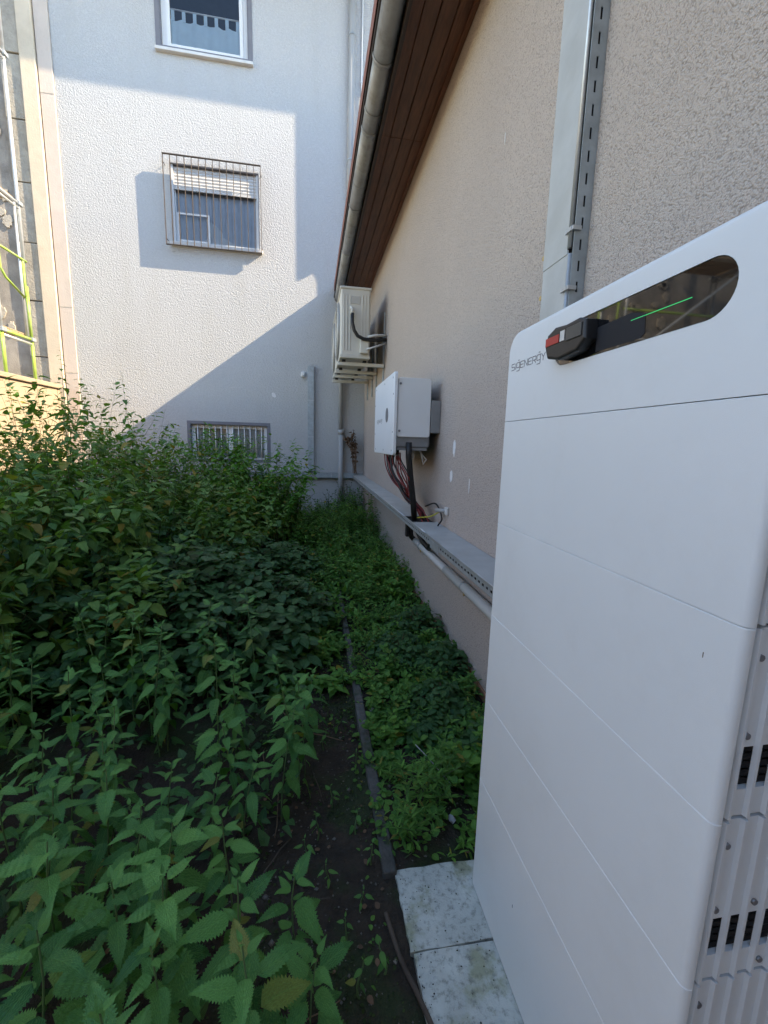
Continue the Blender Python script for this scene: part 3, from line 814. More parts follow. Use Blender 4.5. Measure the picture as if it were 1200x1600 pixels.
for i, (y, wz) in enumerate(((6.24, "first"), (6.93, "second"), (7.40, "third"), (8.0, "fourth"))):
    t = thing("wall_bracket", (XW, y, 1.1), wz + " galvanised bracket arm under the air conditioners counted from the camera", "bracket", "brackets carrying the air conditioners")
    box("arm", 'ac_white', (.37, 1.025, y, y + .045, 1.088, 1.134), t, bevel=.004)
    box("post", 'galv_dull', (1.018, XW - .001, y + .046, y + .09, .80, 1.86 if i == 0 else 1.6), t, bevel=.003)
cb = thing("air_conditioner_cable", (.6, 6.1, 1.5), "black insulated hose curving from the nearer air conditioner into the wall", "hose")
MB().tube([(.545, 6.07, 1.74), (.545, 6.05, 1.62), (.57, 6.05, 1.52), (.62, 6.05, 1.45), (.70, 6.05, 1.415), (.80, 6.06, 1.41), (.90, 6.08, 1.42), (1.05, 6.16, 1.45)], .024, 10).build("hose", 'rubber', cb)
MB().tube([(.76, 6.05, 1.445), (.85, 6.06, 1.47), (.95, 6.10, 1.49), (1.05, 6.17, 1.50)], .018, 8).build("white_sleeve", 'pvc_light', cb)
MB().tube([(.74, 6.05, 1.28), (.85, 6.06, 1.32), (1.05, 6.16, 1.41)], .012, 8).build("white_sleeve", 'pvc_light', cb)
MB().tube([(.545, 6.075, 1.73), (.545, 6.09, 1.80), (.52, 6.11, 1.84)], [.03, .02, .014], 8).build("frayed_sleeve", 'ac_white', cb)

# inverter
iv = thing("inverter", (.8, 3.9, -.1), "white wall-mounted solar inverter box with oval emblem and cables beneath", "inverter")
def bev_front(name, m, b, parent, bevel, seg=3):
    return box(name, m, b, parent, bevel=bevel, seg=seg)
YI0, YI1 = 3.40, 4.42
me = bpy.data.meshes.new("front_cover")
bmx = bmesh.new()
def rounded_plate(name, m, x0, x1, y0, y1, z0, z1, rad, parent, edge=.004, n=6):
    pts = []
    for (cy, cz, a0) in ((y0 + rad, z0 + rad, 180), (y1 - rad, z0 + rad, 270), (y1 - rad, z1 - rad, 0), (y0 + rad, z1 - rad, 90)):
        for i in range(n + 1):
            q = math.radians(a0 + 90 * i / n)
            pts.append((cy + rad * math.cos(q), cz + rad * math.sin(q)))
    mb = MB().extrude(pts, 'x', x0, x1)
    me = bpy.data.meshes.new(name); me.from_pydata(mb.v, [], mb.f)
    bm = bmesh.new(); bm.from_mesh(me)
    bmesh.ops.recalc_face_normals(bm, faces=bm.faces)
    es = [e for e in bm.edges if abs(e.verts[0].co.x - x0) < 1e-6 and abs(e.verts[1].co.x - x0) < 1e-6]
    bmesh.ops.bevel(bm, geom=es, offset=edge, segments=3, profile=.5, affect='EDGES')
    for f in bm.faces: f.smooth = True
    bm.to_mesh(me); bm.free()
    o = link(name, me, m, parent)
    me.set_sharp_from_angle(angle=math.radians(35))
    return o
rounded_plate("front_cover", 'inv_white', .645, .672, YI0 - .012, YI1, -.088, .572, .03, iv, .008)
box("body", 'inv_grey', (.673, .955, YI0 + .02, YI1 - .02, -.02, .52), iv, bevel=.01)
# end cover facing the camera
mb = MB()
def rounded_plate_y(name, m, y0, y1, x0, x1, z0, z1, rad, parent, n=6):
    pts = []
    for (cx, cz, a0) in ((x0 + rad, z0 + rad, 180), (x1 - rad, z0 + rad, 270), (x1 - rad, z1 - rad, 0), (x0 + rad, z1 - rad, 90)):
        for i in range(n + 1):
            q = math.radians(a0 + 90 * i / n)
            pts.append((cx + rad * math.cos(q), cz + rad * math.sin(q)))
    mb = MB().extrude(pts, 'y', y0, y1)
    me = bpy.data.meshes.new(name); me.from_pydata(mb.v, [], mb.f)
    bm = bmesh.new(); bm.from_mesh(me)
    bmesh.ops.recalc_face_normals(bm, faces=bm.faces)
    es = [e for e in bm.edges if abs(e.verts[0].co.y - y0) < 1e-6 and abs(e.verts[1].co.y - y0) < 1e-6]
    bmesh.ops.bevel(bm, geom=es, offset=.005, segments=3, profile=.5, affect='EDGES')
    bm.to_mesh(me); bm.free()
    return link(name, me, m, parent)
rounded_plate_y("end_cover", 'inv_white', YI0, YI0 + .10, .678, .952, .062, .528, .022, iv)
box("lower_tray", 'inv_grey', (.69, .94, YI0 + .03, YI1 - .03, -.045, -.022), iv)
for z in (.11, .48):
    MB().tube([(.697, YI0 - .006, z), (.697, YI0 + .004, z)], .009, 10).build("screw", 'screw', iv)
for (y, z) in ((YI0 + .05, .53), (YI0 + .45, .53), (YI0 + .93, .53), (YI0 + .05, -.05), (YI0 + .45, -.05), (YI0 + .93, -.05), (YI0 + .02, .40), (YI0 + .02, .10), (YI1 - .04, .38), (YI1 - .04, .1)):
    MB().tube([(.6435, y, z), (.650, y, z)], .008, 8).build("screw", 'screw', iv)
MB().extrude([(YI0 + .30 + .062 * math.cos(q * .3491), .25 + .062 * math.sin(q * .3491)) for q in range(18)], 'x', .6425, .650).build("emblem", 'logo_grey', iv)
for i, ch_ in enumerate("SIGENERGY"):
    letter(ch_, Vector((.645, YI0 + .86 - ADV[i] * .030, .20)), Vector((0, -1, 0)), Vector((0, 0, 1)), .028, .003, Vector((-1, 0, 0))).build("letter", 'logo_grey', iv)
box("wall_plate", 'inv_grey', (.957, 1.038, YI0 - .0, YI0 + .05, .10, .36), iv, bevel=.004)
box("wall_plate", 'inv_grey', (.957, 1.038, YI1 - .2, YI1 - .15, .10, .36), iv, bevel=.004)
for i in range(9):
    y = YI0 + .10 + i * .075
    box("heat_fin", 'inv_grey', (.956, 1.0, y + .06, y + .064, .0, .5), iv)
for i in range(8):
    MB().tube([(.70 + .03 * (i % 3), YI0 + .22 + i * .06, -.046), (.70 + .03 * (i % 3), YI0 + .22 + i * .06, -.09)], .012, 8).build("gland", 'rubber', iv)
MB().tube([(.90, YI0 + .12, -.045), (.93, YI0 + .11, -.09), (.96, YI0 + .10, -.12), (.93, YI0 + .09, -.16), (.92, YI0 + .09, -.11), (.90, YI0 + .09, -.045)], .007, 6).build("latch", 'pvc_light', iv)
MB().tube([(.84, YI0 + .12, -.045), (.85, YI0 + .11, -.10), (.83, YI0 + .10, -.13), (.81, YI0 + .09, -.08)], .007, 6).build("latch", 'pvc_light', iv)

tc_ = thing("thick_cable", (.8, 3.5, -.3), "thick black cable dropping from the inverter straight to the tray", "cable")
MB().tube([(.785, 3.42, .02), (.79, 3.43, -.10), (.82, 3.46, -.28), (.86, 3.50, -.48), (.885, 3.53, -.66)], .026, 12).build("cable", 'rubber', tc_)
rc = random.Random(5)
def spline(pts, n=6):
    out = []
    P_ = [Vector(p) for p in pts]; P_ = [P_[0] * 2 - P_[1]] + P_ + [P_[-1] * 2 - P_[-2]]
    for i in range(1, len(P_) - 2):
        for j in range(n):
            t = j / n
            a, b, c, d = P_[i-1], P_[i], P_[i+1], P_[i+2]
            out.append(.5 * ((2*b) + (c-a)*t + (2*a-5*b+4*c-d)*t*t + (3*b-a-3*c+d)*t*t*t))
    out.append(P_[-2]); return out
for i in range(20):
    red = i % 5 < 3
    y0 = 3.62 + .55 * rc.random(); x0 = .69 + .10 * rc.random()
    sg = rc.uniform(-.09, .07); dy = rc.uniform(-.12, .10)
    pts = [(x0, y0, -.07), (x0 + .01, y0 - .0 + dy, -.20 + sg), (x0 + .07, y0 - .10 + dy, -.34 + sg), (.86 + rc.uniform(-.02, .03), 3.66 + rc.uniform(-.05, .06), -.46 + sg * .5),
           (.93 + rc.uniform(-.02, .03), 3.52 + rc.uniform(-.05, .05), -.56), (.96 + rc.uniform(-.03, .03), 3.44 + rc.uniform(-.05, .05), -.67)]
    MB().tube(spline(pts), .0058, 6).build("solar_cable", 'red_wire' if red else 'rubber', None,
        label=("thin dark red cable" if red else "thin black cable") + " in the looping bundle below the inverter", cat="cable",
        group=("red" if red else "black") + " cables looping from the inverter to the tray")
MB().tube(spline([(.90, 3.5, -.62), (.96, 3.32, -.58), (1.0, 3.22, -.53), (1.02, 3.18, -.50)]), .006, 6).build("earth_cable", 'earth_wire', None, label="short yellow earth wire at the cable opening of the tray", cat="cable")
MB().tube(spline([(.97, 3.5, -.52), (1.0, 3.30, -.47), (1.01, 3.15, -.56), (.99, 3.18, -.63)]), .007, 6).build("looped_cable", 'rubber', None, label="black cable loop curling above the tray lid by the wall", cat="cable")
bx = thing("wall_stub", (XW, 3.12, -.48), "small grey cable stub on the wall above the tray", "cable stub")
MB().tube([(1.045, 3.10, -.50), (.98, 3.22, -.51)], .016, 10).build("sleeve", 'pvc_pipe', bx)
box("nut", 'pvc_light', (1.02, 1.039, 3.07, 3.13, -.53, -.47), bx, bevel=.005)

# ================================================================== battery tower
bt = thing("battery_tower", (.68, .8, GZ), "tall white battery tower with black glass strip and lettering beside the wall", "battery")
BY0, BY1, BX1 = 0.424, 1.178, 0.835
ZT = 0.312
SEAMS = [0.073, -0.222, -0.512, -0.797, -1.083]
def module(z0, z1, name, top=False):
    g = 0.0006
    rad = .055
    zz0, zz1 = z0 + g, (z1 if top else z1 - g)
    if top:
        pts = [(BY0, zz0), (BY1, zz0)]
        for i in range(9):
            q = math.radians(90 * i / 8); pts.append((BY1 - rad + rad * math.cos(q), zz1 - rad + rad * math.sin(q)))
        for i in range(9):
            q = math.radians(90 + 90 * i / 8); pts.append((BY0 + rad + rad * math.cos(q), zz1 - rad + rad * math.sin(q)))
    else:
        pts = [(BY0, zz0), (BY1, zz0), (BY1, zz1), (BY0, zz1)]
    xe = XB + .014
    mb = MB().extrude(pts, 'x', XB, xe)
    me = bpy.data.meshes.new(name); me.from_pydata(mb.v, [], mb.f)
    bm = bmesh.new(); bm.from_mesh(me)
    bmesh.ops.recalc_face_normals(bm, faces=bm.faces)
    def front(e): return all(abs(v.co.x - XB) < 1e-6 for v in e.verts)
    es = []
    for e in bm.edges:
        if not front(e): continue
        a, b = e.verts[0].co, e.verts[1].co
        horiz = abs(a.z - b.z) < 1e-6
        if horiz and (not top or abs(a.z - zz0) < 1e-6): continue
        es.append(e)
    bmesh.ops.bevel(bm, geom=es, offset=.0125, segments=6, profile=.5, affect='EDGES')
    if not top:
        es = [e for e in bm.edges if all(abs(v.co.z - zz1) < 1e-6 for v in e.verts) and all(v.co.x < xe - 1e-5 for v in e.verts) and not all(v.co.y > BY0 + .1 and v.co.x > XB + .013 for v in e.verts)]
        es = [e for e in es if len(e.link_faces) == 2 and any(abs(f.normal.z) > .9 for f in e.link_faces) and any(abs(f.normal.z) < .3 for f in e.link_faces)]
        bmesh.ops.bevel(bm, geom=es, offset=.0016, segments=1, profile=.5, affect='EDGES')
    for f in bm.faces: f.smooth = True
    bm.to_mesh(me); bm.free()
    o = link(name, me, 'bat_white', bt)
    me.set_sharp_from_angle(angle=math.radians(30))
    return o
top = module(SEAMS[0], ZT, "top_cover", True)
mods = []
for a, b in zip(SEAMS[:-1], SEAMS[1:]):
    mods.append((module(b, a, "module_cover"), b, a))
mods.append((module(GZ + .004, SEAMS[-1], "module_cover"), GZ, SEAMS[-1]))
# cut the window opening out of the top cover
def stadium(y0, y1, z0, z1, x0, x1, n=16):
    r = (z1 - z0) / 2; zc = (z0 + z1) / 2
    pts = [(y1 - r + r * math.cos(math.radians(-90 + 180 * i / n)), zc + r * math.sin(math.radians(-90 + 180 * i / n))) for i in range(n + 1)]
    pts += [(y0 + r + r * math.cos(math.radians(90 + 180 * i / n)), zc + r * math.sin(math.radians(90 + 180 * i / n))) for i in range(n + 1)]
    return MB().extrude(pts, 'x', x0, x1)
WY0, WY1, WZ0, WZ1 = 0.508, 0.938, 0.184, 0.268
cut_me = stadium(WY0, WY1, WZ0, WZ1, XB - .05, XB + .012).mesh("cut")
cut = bpy.data.objects.new("cut", cut_me); COL.objects.link(cut)
md = top.modifiers.new("b", 'BOOLEAN'); md.operation = 'DIFFERENCE'; md.object = cut; md.solver = 'EXACT'
dg = bpy.context.evaluated_depsgraph_get()
nm = bpy.data.meshes.new_from_object(top.evaluated_get(dg))
nm.name = "top_cover"
top.modifiers.clear(); top.data = nm
nm.set_sharp_from_angle(angle=math.radians(50))
bpy.data.objects.remove(cut)
glass = stadium(WY0 + .0012, WY1 - .0012, WZ0 + .0012, WZ1 - .0012, XB + .0015, XB + .011).build("display_glass", 'gloss_black', bt)
# indicator light bar behind the glass, and the black isolator with red and paper labels
ind = bpy.data.materials.new("green_indicator"); ind.use_nodes = True
pb = ind.node_tree.nodes["Principled BSDF"]
pb.inputs["Base Color"].default_value = (0.02, 0.25, 0.08, 1); pb.inputs["Emission Color"].default_value = (0.05, 0.9, 0.25, 1); pb.inputs["Emission Strength"].default_value = 0.10
M['indicator'] = ind
box("indicator_light", 'indicator', (XB + .0007, XB + .0016, 0.578, 0.70, .2243, .2255), glass)
sw = MB().extrude([(WY1 - .002, .226), (WY1 - .010, .252), (.900, .262), (.86, .258), (.815, .260), (.792, .252), (.788, .215), (.815, .196), (.88, .190), (WY1 - .014, .200)], 'x', XB - .026, XB + .001)
me = sw.mesh("isolator_switch")
bm = bmesh.new(); bm.from_mesh(me)
bmesh.ops.bevel(bm, geom=[e for e in bm.edges if all(v.co.x < XB - .02 for v in e.verts)], offset=.006, segments=3, profile=.5, affect='EDGES')
bm.to_mesh(me); bm.free()
swo = link("isolator_switch", me, 'matt_black', bt, label="black isolator handle with red strip and paper label")
box("grip", 'charcoal', (XB - .0285, XB - .0255, .800, .852, .222, .248), swo, bevel=.001, seg=1)
box("red_strip", 'red_label', (XB - .0275, XB - .0255, .879, .930, .226, .243), swo)
box("paper_label", 'sticker', (XB - .0275, XB - .0255, .858, .874, .226, .247), swo)
refl = MB().extrude([(.79, .190), (.79, .236), (.70, .238), (.668, .228), (.664, .196), (.672, .190)], 'x', XB + .0008, XB + .0016)  # the switch's reflection in the glass, painted as a dark plate
refl.build("painted_reflection", 'dark_slot', glass)
for i, ch_ in enumerate("SIGENERGY"):
    adv = .0208
    letter(ch_, Vector((XB, 1.148 - ADV[i] * .0160, .211)), Vector((0, -1, 0)), Vector((0, 0, 1)), .0160, .0018, Vector((-1, 0, 0))).build("letter", 'logo_grey', bt)
# core behind the covers, side with ribs, vents and screws
box("core", 'seam', (XB + .013, BX1 - .01, BY0 + .024, BY1 - .006, GZ + .01, ZT - .04), bt)
box("back_cover", 'bat_side', (XB + .015, BX1, BY1 - .010, BY1 - .001, GZ + .004, ZT - .03), bt)
box("top_plate", 'bat_side', (XB + .015, BX1, BY0 + .03, BY1 - .03, ZT - .039, ZT - .004), bt, bevel=.004)
def side_module(z0, z1):
    # vents near the foot of each module; ribs run full height
    va, vb = z0 + .045, z0 + .112
    xs = [XB + .024 + .031 * i for i in range(8)]
    mb = MB()
    mb.box(XB + .015, BX1 - .002, BY0 + .008, BY0 + .016, z0 + .003, va)
    mb.box(XB + .015, BX1 - .002, BY0 + .008, BY0 + .016, vb, z1 - .003)
    mb.build("side_panel", 'bat_side', bt)
    for i, x in enumerate(xs):
        me_ = MB().extrude([(x, BY0 + .0085), (x + .002, BY0 + .002), (x + .0065, BY0 + .002), (x + .0085, BY0 + .0085)], 'z', z0 + .003, z1 - .003)
        me_.build("side_rib", 'bat_side', bt)
    box("vent_back", 'dark_slot', (XB + .015, BX1 - .002, BY0 + .0165, BY0 + .0215, va - .01, vb + .01), bt)
    for k in range(5):
        z = va + .010 + k * .013
        box("vent_louvre", 'inv_grey', (XB + .017, BX1 - .004, BY0 + .0165, BY0 + .0205, z, z + .0025), bt)
    mb = MB().extrude([(XB + .0165, va + .030), (XB + .0205, va + .028), (XB + .0205, va + .043), (XB + .0165, va + .047)], 'y', BY0 + .010, BY0 + .014)
    for (x, z) in ((XB + .038, vb + .018), (XB + .038, z1 - .045), (XB + .106, vb + .02), (XB + .137, z0 + .02)):
        MB().tube([(x, BY0 + .0045, z), (x, BY0 + .009, z)], .0048, 10).build("screw", 'screw', bt)
    MB().tube([(XB + .038, BY0 + .0105, z1 - .017), (XB + .038, BY0 + .0082, z1 - .017)], .007, 14).build("screw_hole", 'dark_slot', bt)
side_module(SEAMS[0], ZT - .04)
for _, a, b in mods: side_module(a if a > GZ + .01 else GZ + .10, b)
box("base_side", 'bat_side', (XB + .015, BX1 - .002, BY0 + .008, BY0 + .016, GZ + .004, GZ + .098), bt)

MB().extrude([(.476, -.280), (.4772, -.281), (.477, -.289), (.4762, -.288)], 'x', XB - .0006, XB + .0002).build("rust_mark", 'bark_dry', mods[1][0])
MB().extrude([(.905, -1.255), (.908, -1.256), (.907, -1.266), (.9055, -1.265)], 'x', XB - .0005, XB + .0002).build("scuff", 'logo_grey', mods[4][0])

# ================================================================== plants
def leaf_mat(name, c1, c2, odd=None, odd_amt=0.05, transl=0.25, rough=0.5, vein=0.22, teethy=1.0):
    m = bpy.data.materials.new(name); m.use_nodes = True
    nt = m.node_tree
    for n in list(nt.nodes): nt.nodes.remove(n)
    L = nt.links
    out = nt.nodes.new("ShaderNodeOutputMaterial")
    geo = nt.nodes.new("ShaderNodeNewGeometry")
    oi = nt.nodes.new("ShaderNodeObjectInfo")
    ad = nt.nodes.new("ShaderNodeMath"); ad.operation = 'ADD'
    L.new(geo.outputs["Random Per Island"], ad.inputs[0]); L.new(oi.outputs["Random"], ad.inputs[1])
    fr = nt.nodes.new("ShaderNodeMath"); fr.operation = 'FRACT'; L.new(ad.outputs[0], fr.inputs[0])
    cr = nt.nodes.new("ShaderNodeValToRGB")
    cr.color_ramp.elements[0].position = 0.0; cr.color_ramp.elements[0].color = (*c1, 1)
    cr.color_ramp.elements[1].position = 0.96 - odd_amt if odd else 1.0; cr.color_ramp.elements[1].color = (*c2, 1)
    if odd:
        e = cr.color_ramp.elements.new(1.0 - odd_amt); e.color = (*odd, 1)
        e = cr.color_ramp.elements.new(1.0); e.color = tuple(c * .75 for c in odd) + (1,)
    L.new(fr.outputs[0], cr.inputs["Fac"])
    uv = nt.nodes.new("ShaderNodeUVMap"); uv.uv_map = "leaf"
    sp = nt.nodes.new("ShaderNodeSeparateXYZ"); L.new(uv.outputs[0], sp.inputs[0])
    ab = nt.nodes.new("ShaderNodeMath"); ab.operation = 'ABSOLUTE'; L.new(sp.outputs["X"], ab.inputs[0])
    vv = nt.nodes.new("ShaderNodeMath"); vv.operation = 'MULTIPLY_ADD'; vv.inputs[1].default_value = -0.55
    L.new(ab.outputs[0], vv.inputs[0]); L.new(sp.outputs["Y"], vv.inputs[2])
    sc_ = nt.nodes.new("ShaderNodeMath"); sc_.operation = 'MULTIPLY'; sc_.inputs[1].default_value = 46.0; L.new(vv.outputs[0], sc_.inputs[0])
    sn = nt.nodes.new("ShaderNodeMath"); sn.operation = 'SINE'; L.new(sc_.outputs[0], sn.inputs[0])
    pw = nt.nodes.new("ShaderNodeMapRange"); pw.inputs["From Min"].default_value = 0.55; pw.inputs["From Max"].default_value = 1.0; L.new(sn.outputs[0], pw.inputs["Value"])
    mid = nt.nodes.new("ShaderNodeMapRange"); mid.inputs["From Min"].default_value = 0.09; mid.inputs["From Max"].default_value = 0.02; L.new(ab.outputs[0], mid.inputs["Value"])
    mxm = nt.nodes.new("ShaderNodeMath"); mxm.operation = 'MAXIMUM'; L.new(pw.outputs[0], mxm.inputs[0]); L.new(mid.outputs[0], mxm.inputs[1])
    vf = nt.nodes.new("ShaderNodeMath"); vf.operation = 'MULTIPLY'; vf.inputs[1].default_value = vein; L.new(mxm.outputs[0], vf.inputs[0])
    hs_ = nt.nodes.new("ShaderNodeMix"); hs_.data_type = 'RGBA'; L.new(vf.outputs[0], hs_.inputs["Factor"])
    L.new(cr.outputs["Color"], hs_.inputs["A"]); hs_.inputs["B"].default_value = tuple(min(1, c * 1.7 + .02) for c in c2) + (1,)
    tcn = nt.nodes.new("ShaderNodeTexCoord")
    nz = nt.nodes.new("ShaderNodeTexNoise"); nz.inputs["Scale"].default_value = 30; nz.inputs["Detail"].default_value = 3
    L.new(tcn.outputs["Object"], nz.inputs["Vector"])
    mm = nt.nodes.new("ShaderNodeMapRange"); mm.inputs["To Min"].default_value = .7; mm.inputs["To Max"].default_value = 1.3; L.new(nz.outputs["Fac"], mm.inputs["Value"])
    mu = nt.nodes.new("ShaderNodeMix"); mu.data_type = 'RGBA'; mu.blend_type = 'MULTIPLY'; mu.inputs["Factor"].default_value = 1
    L.new(hs_.outputs["Result"], mu.inputs["A"]); L.new(mm.outputs[0], mu.inputs["B"])
    bp = nt.nodes.new("ShaderNodeBump"); bp.inputs["Distance"].default_value = 0.004; bp.inputs["Strength"].default_value = .6
    inv = nt.nodes.new("ShaderNodeMath"); inv.operation = 'MULTIPLY'; inv.inputs[1].default_value = -1; L.new(mxm.outputs[0], inv.inputs[0])
    L.new(inv.outputs[0], bp.inputs["Height"])
    p = nt.nodes.new("ShaderNodeBsdfPrincipled"); p.inputs["Roughness"].default_value = rough; p.inputs["Specular IOR Level"].default_value = .35
    L.new(mu.outputs["Result"], p.inputs["Base Color"]); L.new(bp.outputs[0], p.inputs["Normal"])
    t = nt.nodes.new("ShaderNodeBsdfTranslucent")
    tm = nt.nodes.new("ShaderNodeMix"); tm.data_type = 'RGBA'; tm.blend_type = 'MULTIPLY'; tm.inputs["Factor"].default_value = 1
    L.new(mu.outputs["Result"], tm.inputs["A"]); tm.inputs["B"].default_value = (1.5, 1.6, .6, 1)
    L.new(tm.outputs["Result"], t.inputs["Color"])
    ms = nt.nodes.new("ShaderNodeMixShader"); ms.inputs[0].default_value = transl
    L.new(p.outputs[0], ms.inputs[1]); L.new(t.outputs[0], ms.inputs[2]); L.new(ms.outputs[0], out.inputs["Surface"])
    return m
M['nettle'] = leaf_mat("nettle_leaf", (0.040, 0.140, 0.034), (0.125, 0.295, 0.062), (0.24, 0.25, 0.05), .02)
M['tall'] = leaf_mat("tall_leaf", (0.054, 0.145, 0.031), (0.162, 0.281, 0.051), (0.30, 0.22, 0.03), .035)
M['bright'] = leaf_mat("bright_leaf", (0.064, 0.184, 0.026), (0.152, 0.320, 0.048), (0.33, 0.27, 0.03), .02)
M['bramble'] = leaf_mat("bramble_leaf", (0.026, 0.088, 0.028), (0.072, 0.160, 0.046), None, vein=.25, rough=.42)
M['cover'] = leaf_mat("cover_leaf", (0.051, 0.157, 0.026), (0.128, 0.272, 0.045), (0.24, 0.19, 0.03), .015)
M['moss'] = leaf_mat("moss_leaf", (0.020, 0.040, 0.008), (0.045, 0.075, 0.012), None)
M['nettle_young'] = leaf_mat("nettle_young_leaf", (0.075, 0.20, 0.045), (0.13, 0.30, 0.065), None)
M['nettle_stem'] = mat("nettle_stem", (0.10, 0.17, 0.06), 0.6, var=0.25, vscale=12)
M['stem'] = mat("green_stem", (0.055, 0.085, 0.028), 0.6, var=0.35, vscale=12)
M['brown_stem'] = mat("brown_stem", (0.085, 0.060, 0.032), 0.7, var=0.4, vscale=12)

def leaf_shape(kind):
    """unit leaf along +Y, normal +Z; returns verts, faces, uv"""
    V = []; F = []; U = []
    if kind == 'hi':        # nettle: coarse teeth
        n = 15; W = .31
        def w(v): return W * 2.05 * max(0, v) ** .48 * max(0, 1 - v) ** 1.18
        rows = []
        for i in range(n + 1):
            v = i / n
            rows.append((v, w(v)))
            if i < n: rows.append((v + .78 / n, w(min(1, v + .5 / n)) * .84))
        # tooth: point pushed forwards
        for k, (v, hw) in enumerate(rows):
            tooth = k % 2 == 0
            hw2 = hw * (1.04 if tooth else .93)
            if v <= 0 or v >= 1: hw2 = 0.004
            vy = v + (.032 if tooth and 0 < v < 1 else 0)
            zc = -.30 * v * v
            for s in (-1, -.5, 0, .5, 1):
                x = hw2 * s; yv = v if abs(s) < .9 else vy
                z = zc + .22 * abs(x) - .30 * x * x + (.012 if abs(s) == .5 else 0) * math.sin(k * 1.57)
                V.append((x, yv, z)); U.append((s, v))
        for k in range(len(rows) - 1):
            for j in range(4):
                a = k * 5 + j; F.append((a, a + 1, a + 6, a + 5))
    elif kind == 'mid':
        rows = [(0, .01), (.12, .20), (.22, .30), (.32, .285), (.42, .30), (.55, .22), (.65, .225), (.82, .10), (1, .004)]
        for v, hw in rows:
            for s in (-1, 0, 1):
                V.append((hw * s, v + (.03 if s else 0), -.22 * v * v + .2 * hw * abs(s))); U.append((s, v))
        for k in range(len(rows) - 1):
            for j in range(2):
                a = k * 3 + j; F.append((a, a + 1, a + 4, a + 3))
    elif kind == 'oval':
        rows = [(0, .02), (.15, .26), (.4, .40), (.7, .32), (.9, .13), (1, .01)]
        for v, hw in rows:
            for s in (-1, 0, 1):
                V.append((hw * s, v, -.14 * v * v + .16 * hw * abs(s))); U.append((s, v))
        for k in range(len(rows) - 1):
            for j in range(2):
                a = k * 3 + j; F.append((a, a + 1, a + 4, a + 3))
    elif kind == 'lance':
        rows = [(0, .01), (.3, .13), (.65, .10), (1, .004)]
        for v, hw in rows:
            for s in (-1, 0, 1):
                V.append((hw * s, v, -.2 * v * v + .2 * hw * abs(s))); U.append((s, v))
        for k in range(len(rows) - 1):
            for j in range(2):
                a = k * 3 + j; F.append((a, a + 1, a + 4, a + 3))
    else:  # 'lo'
        rows = [(0, .01), (.25, .28), (.6, .20), (1, .004)]
        for v, hw in rows:
            for s in (-1, 0, 1):
                V.append((hw * s, v, -.2 * v * v + .2 * hw * abs(s))); U.append((s, v))
        for k in range(len(rows) - 1):
            for j in range(2):
                a = k * 3 + j; F.append((a, a + 1, a + 4, a + 3))
    return np.array(V, dtype=np.float64), np.array(F, dtype=np.int32), np.array(U, dtype=np.float64)
SHAPES = {k: leaf_shape(k) for k in ('hi', 'mid', 'oval', 'lance', 'lo')}

def fast_mesh(name, V, F, U=None, smooth=True):
    me = bpy.data.meshes.new(name)
    nv, nf = len(V), len(F); k = F.shape[1]
    me.vertices.add(nv); me.vertices.foreach_set("co", V.astype(np.float32).ravel())
    me.loops.add(nf * k); me.loops.foreach_set("vertex_index", F.astype(np.int32).ravel())
    me.polygons.add(nf); me.polygons.foreach_set("loop_start", np.arange(0, nf * k, k, dtype=np.int32))
    if smooth: me.polygons.foreach_set("use_smooth", np.ones(nf, dtype=bool))
    if U is not None:
        lay = me.uv_layers.new(name="leaf")
        lay.data.foreach_set("uv", U[F.ravel()].astype(np.float32).ravel())
    me.update(calc_edges=True); me.validate()
    return me

def frames(D, N):
    D = D / np.linalg.norm(D, axis=1, keepdims=True)
    X = np.cross(D, N); X /= np.linalg.norm(X, axis=1, keepdims=True) + 1e-9
    Z = np.cross(X, D)
    return X, D, Z

def leaves_mesh(name, P, D, N, S, kind, rng=None, wid=None):
    """many leaves in one mesh"""
    V0, F0, U0 = SHAPES[kind]
    X, Y, Z = frames(D, N)
    n = len(P); S = S[:, None, None]
    wv = np.ones(n) if wid is None else wid
    curl = np.ones(n) if rng is None else rng.uniform(.2, 2.2, n)
    v = V0[None, :, :] * S
    out = P[:, None, :] + v[:, :, 0:1] * wv[:, None, None] * X[:, None, :] + v[:, :, 1:2] * Y[:, None, :] + v[:, :, 2:3] * curl[:, None, None] * Z[:, None, :]
    Fi = (F0[None] + (np.arange(n) * len(V0))[:, None, None]).reshape(-1, 4)
    return fast_mesh(name, out.reshape(-1, 3), Fi, np.tile(U0, (n, 1)))

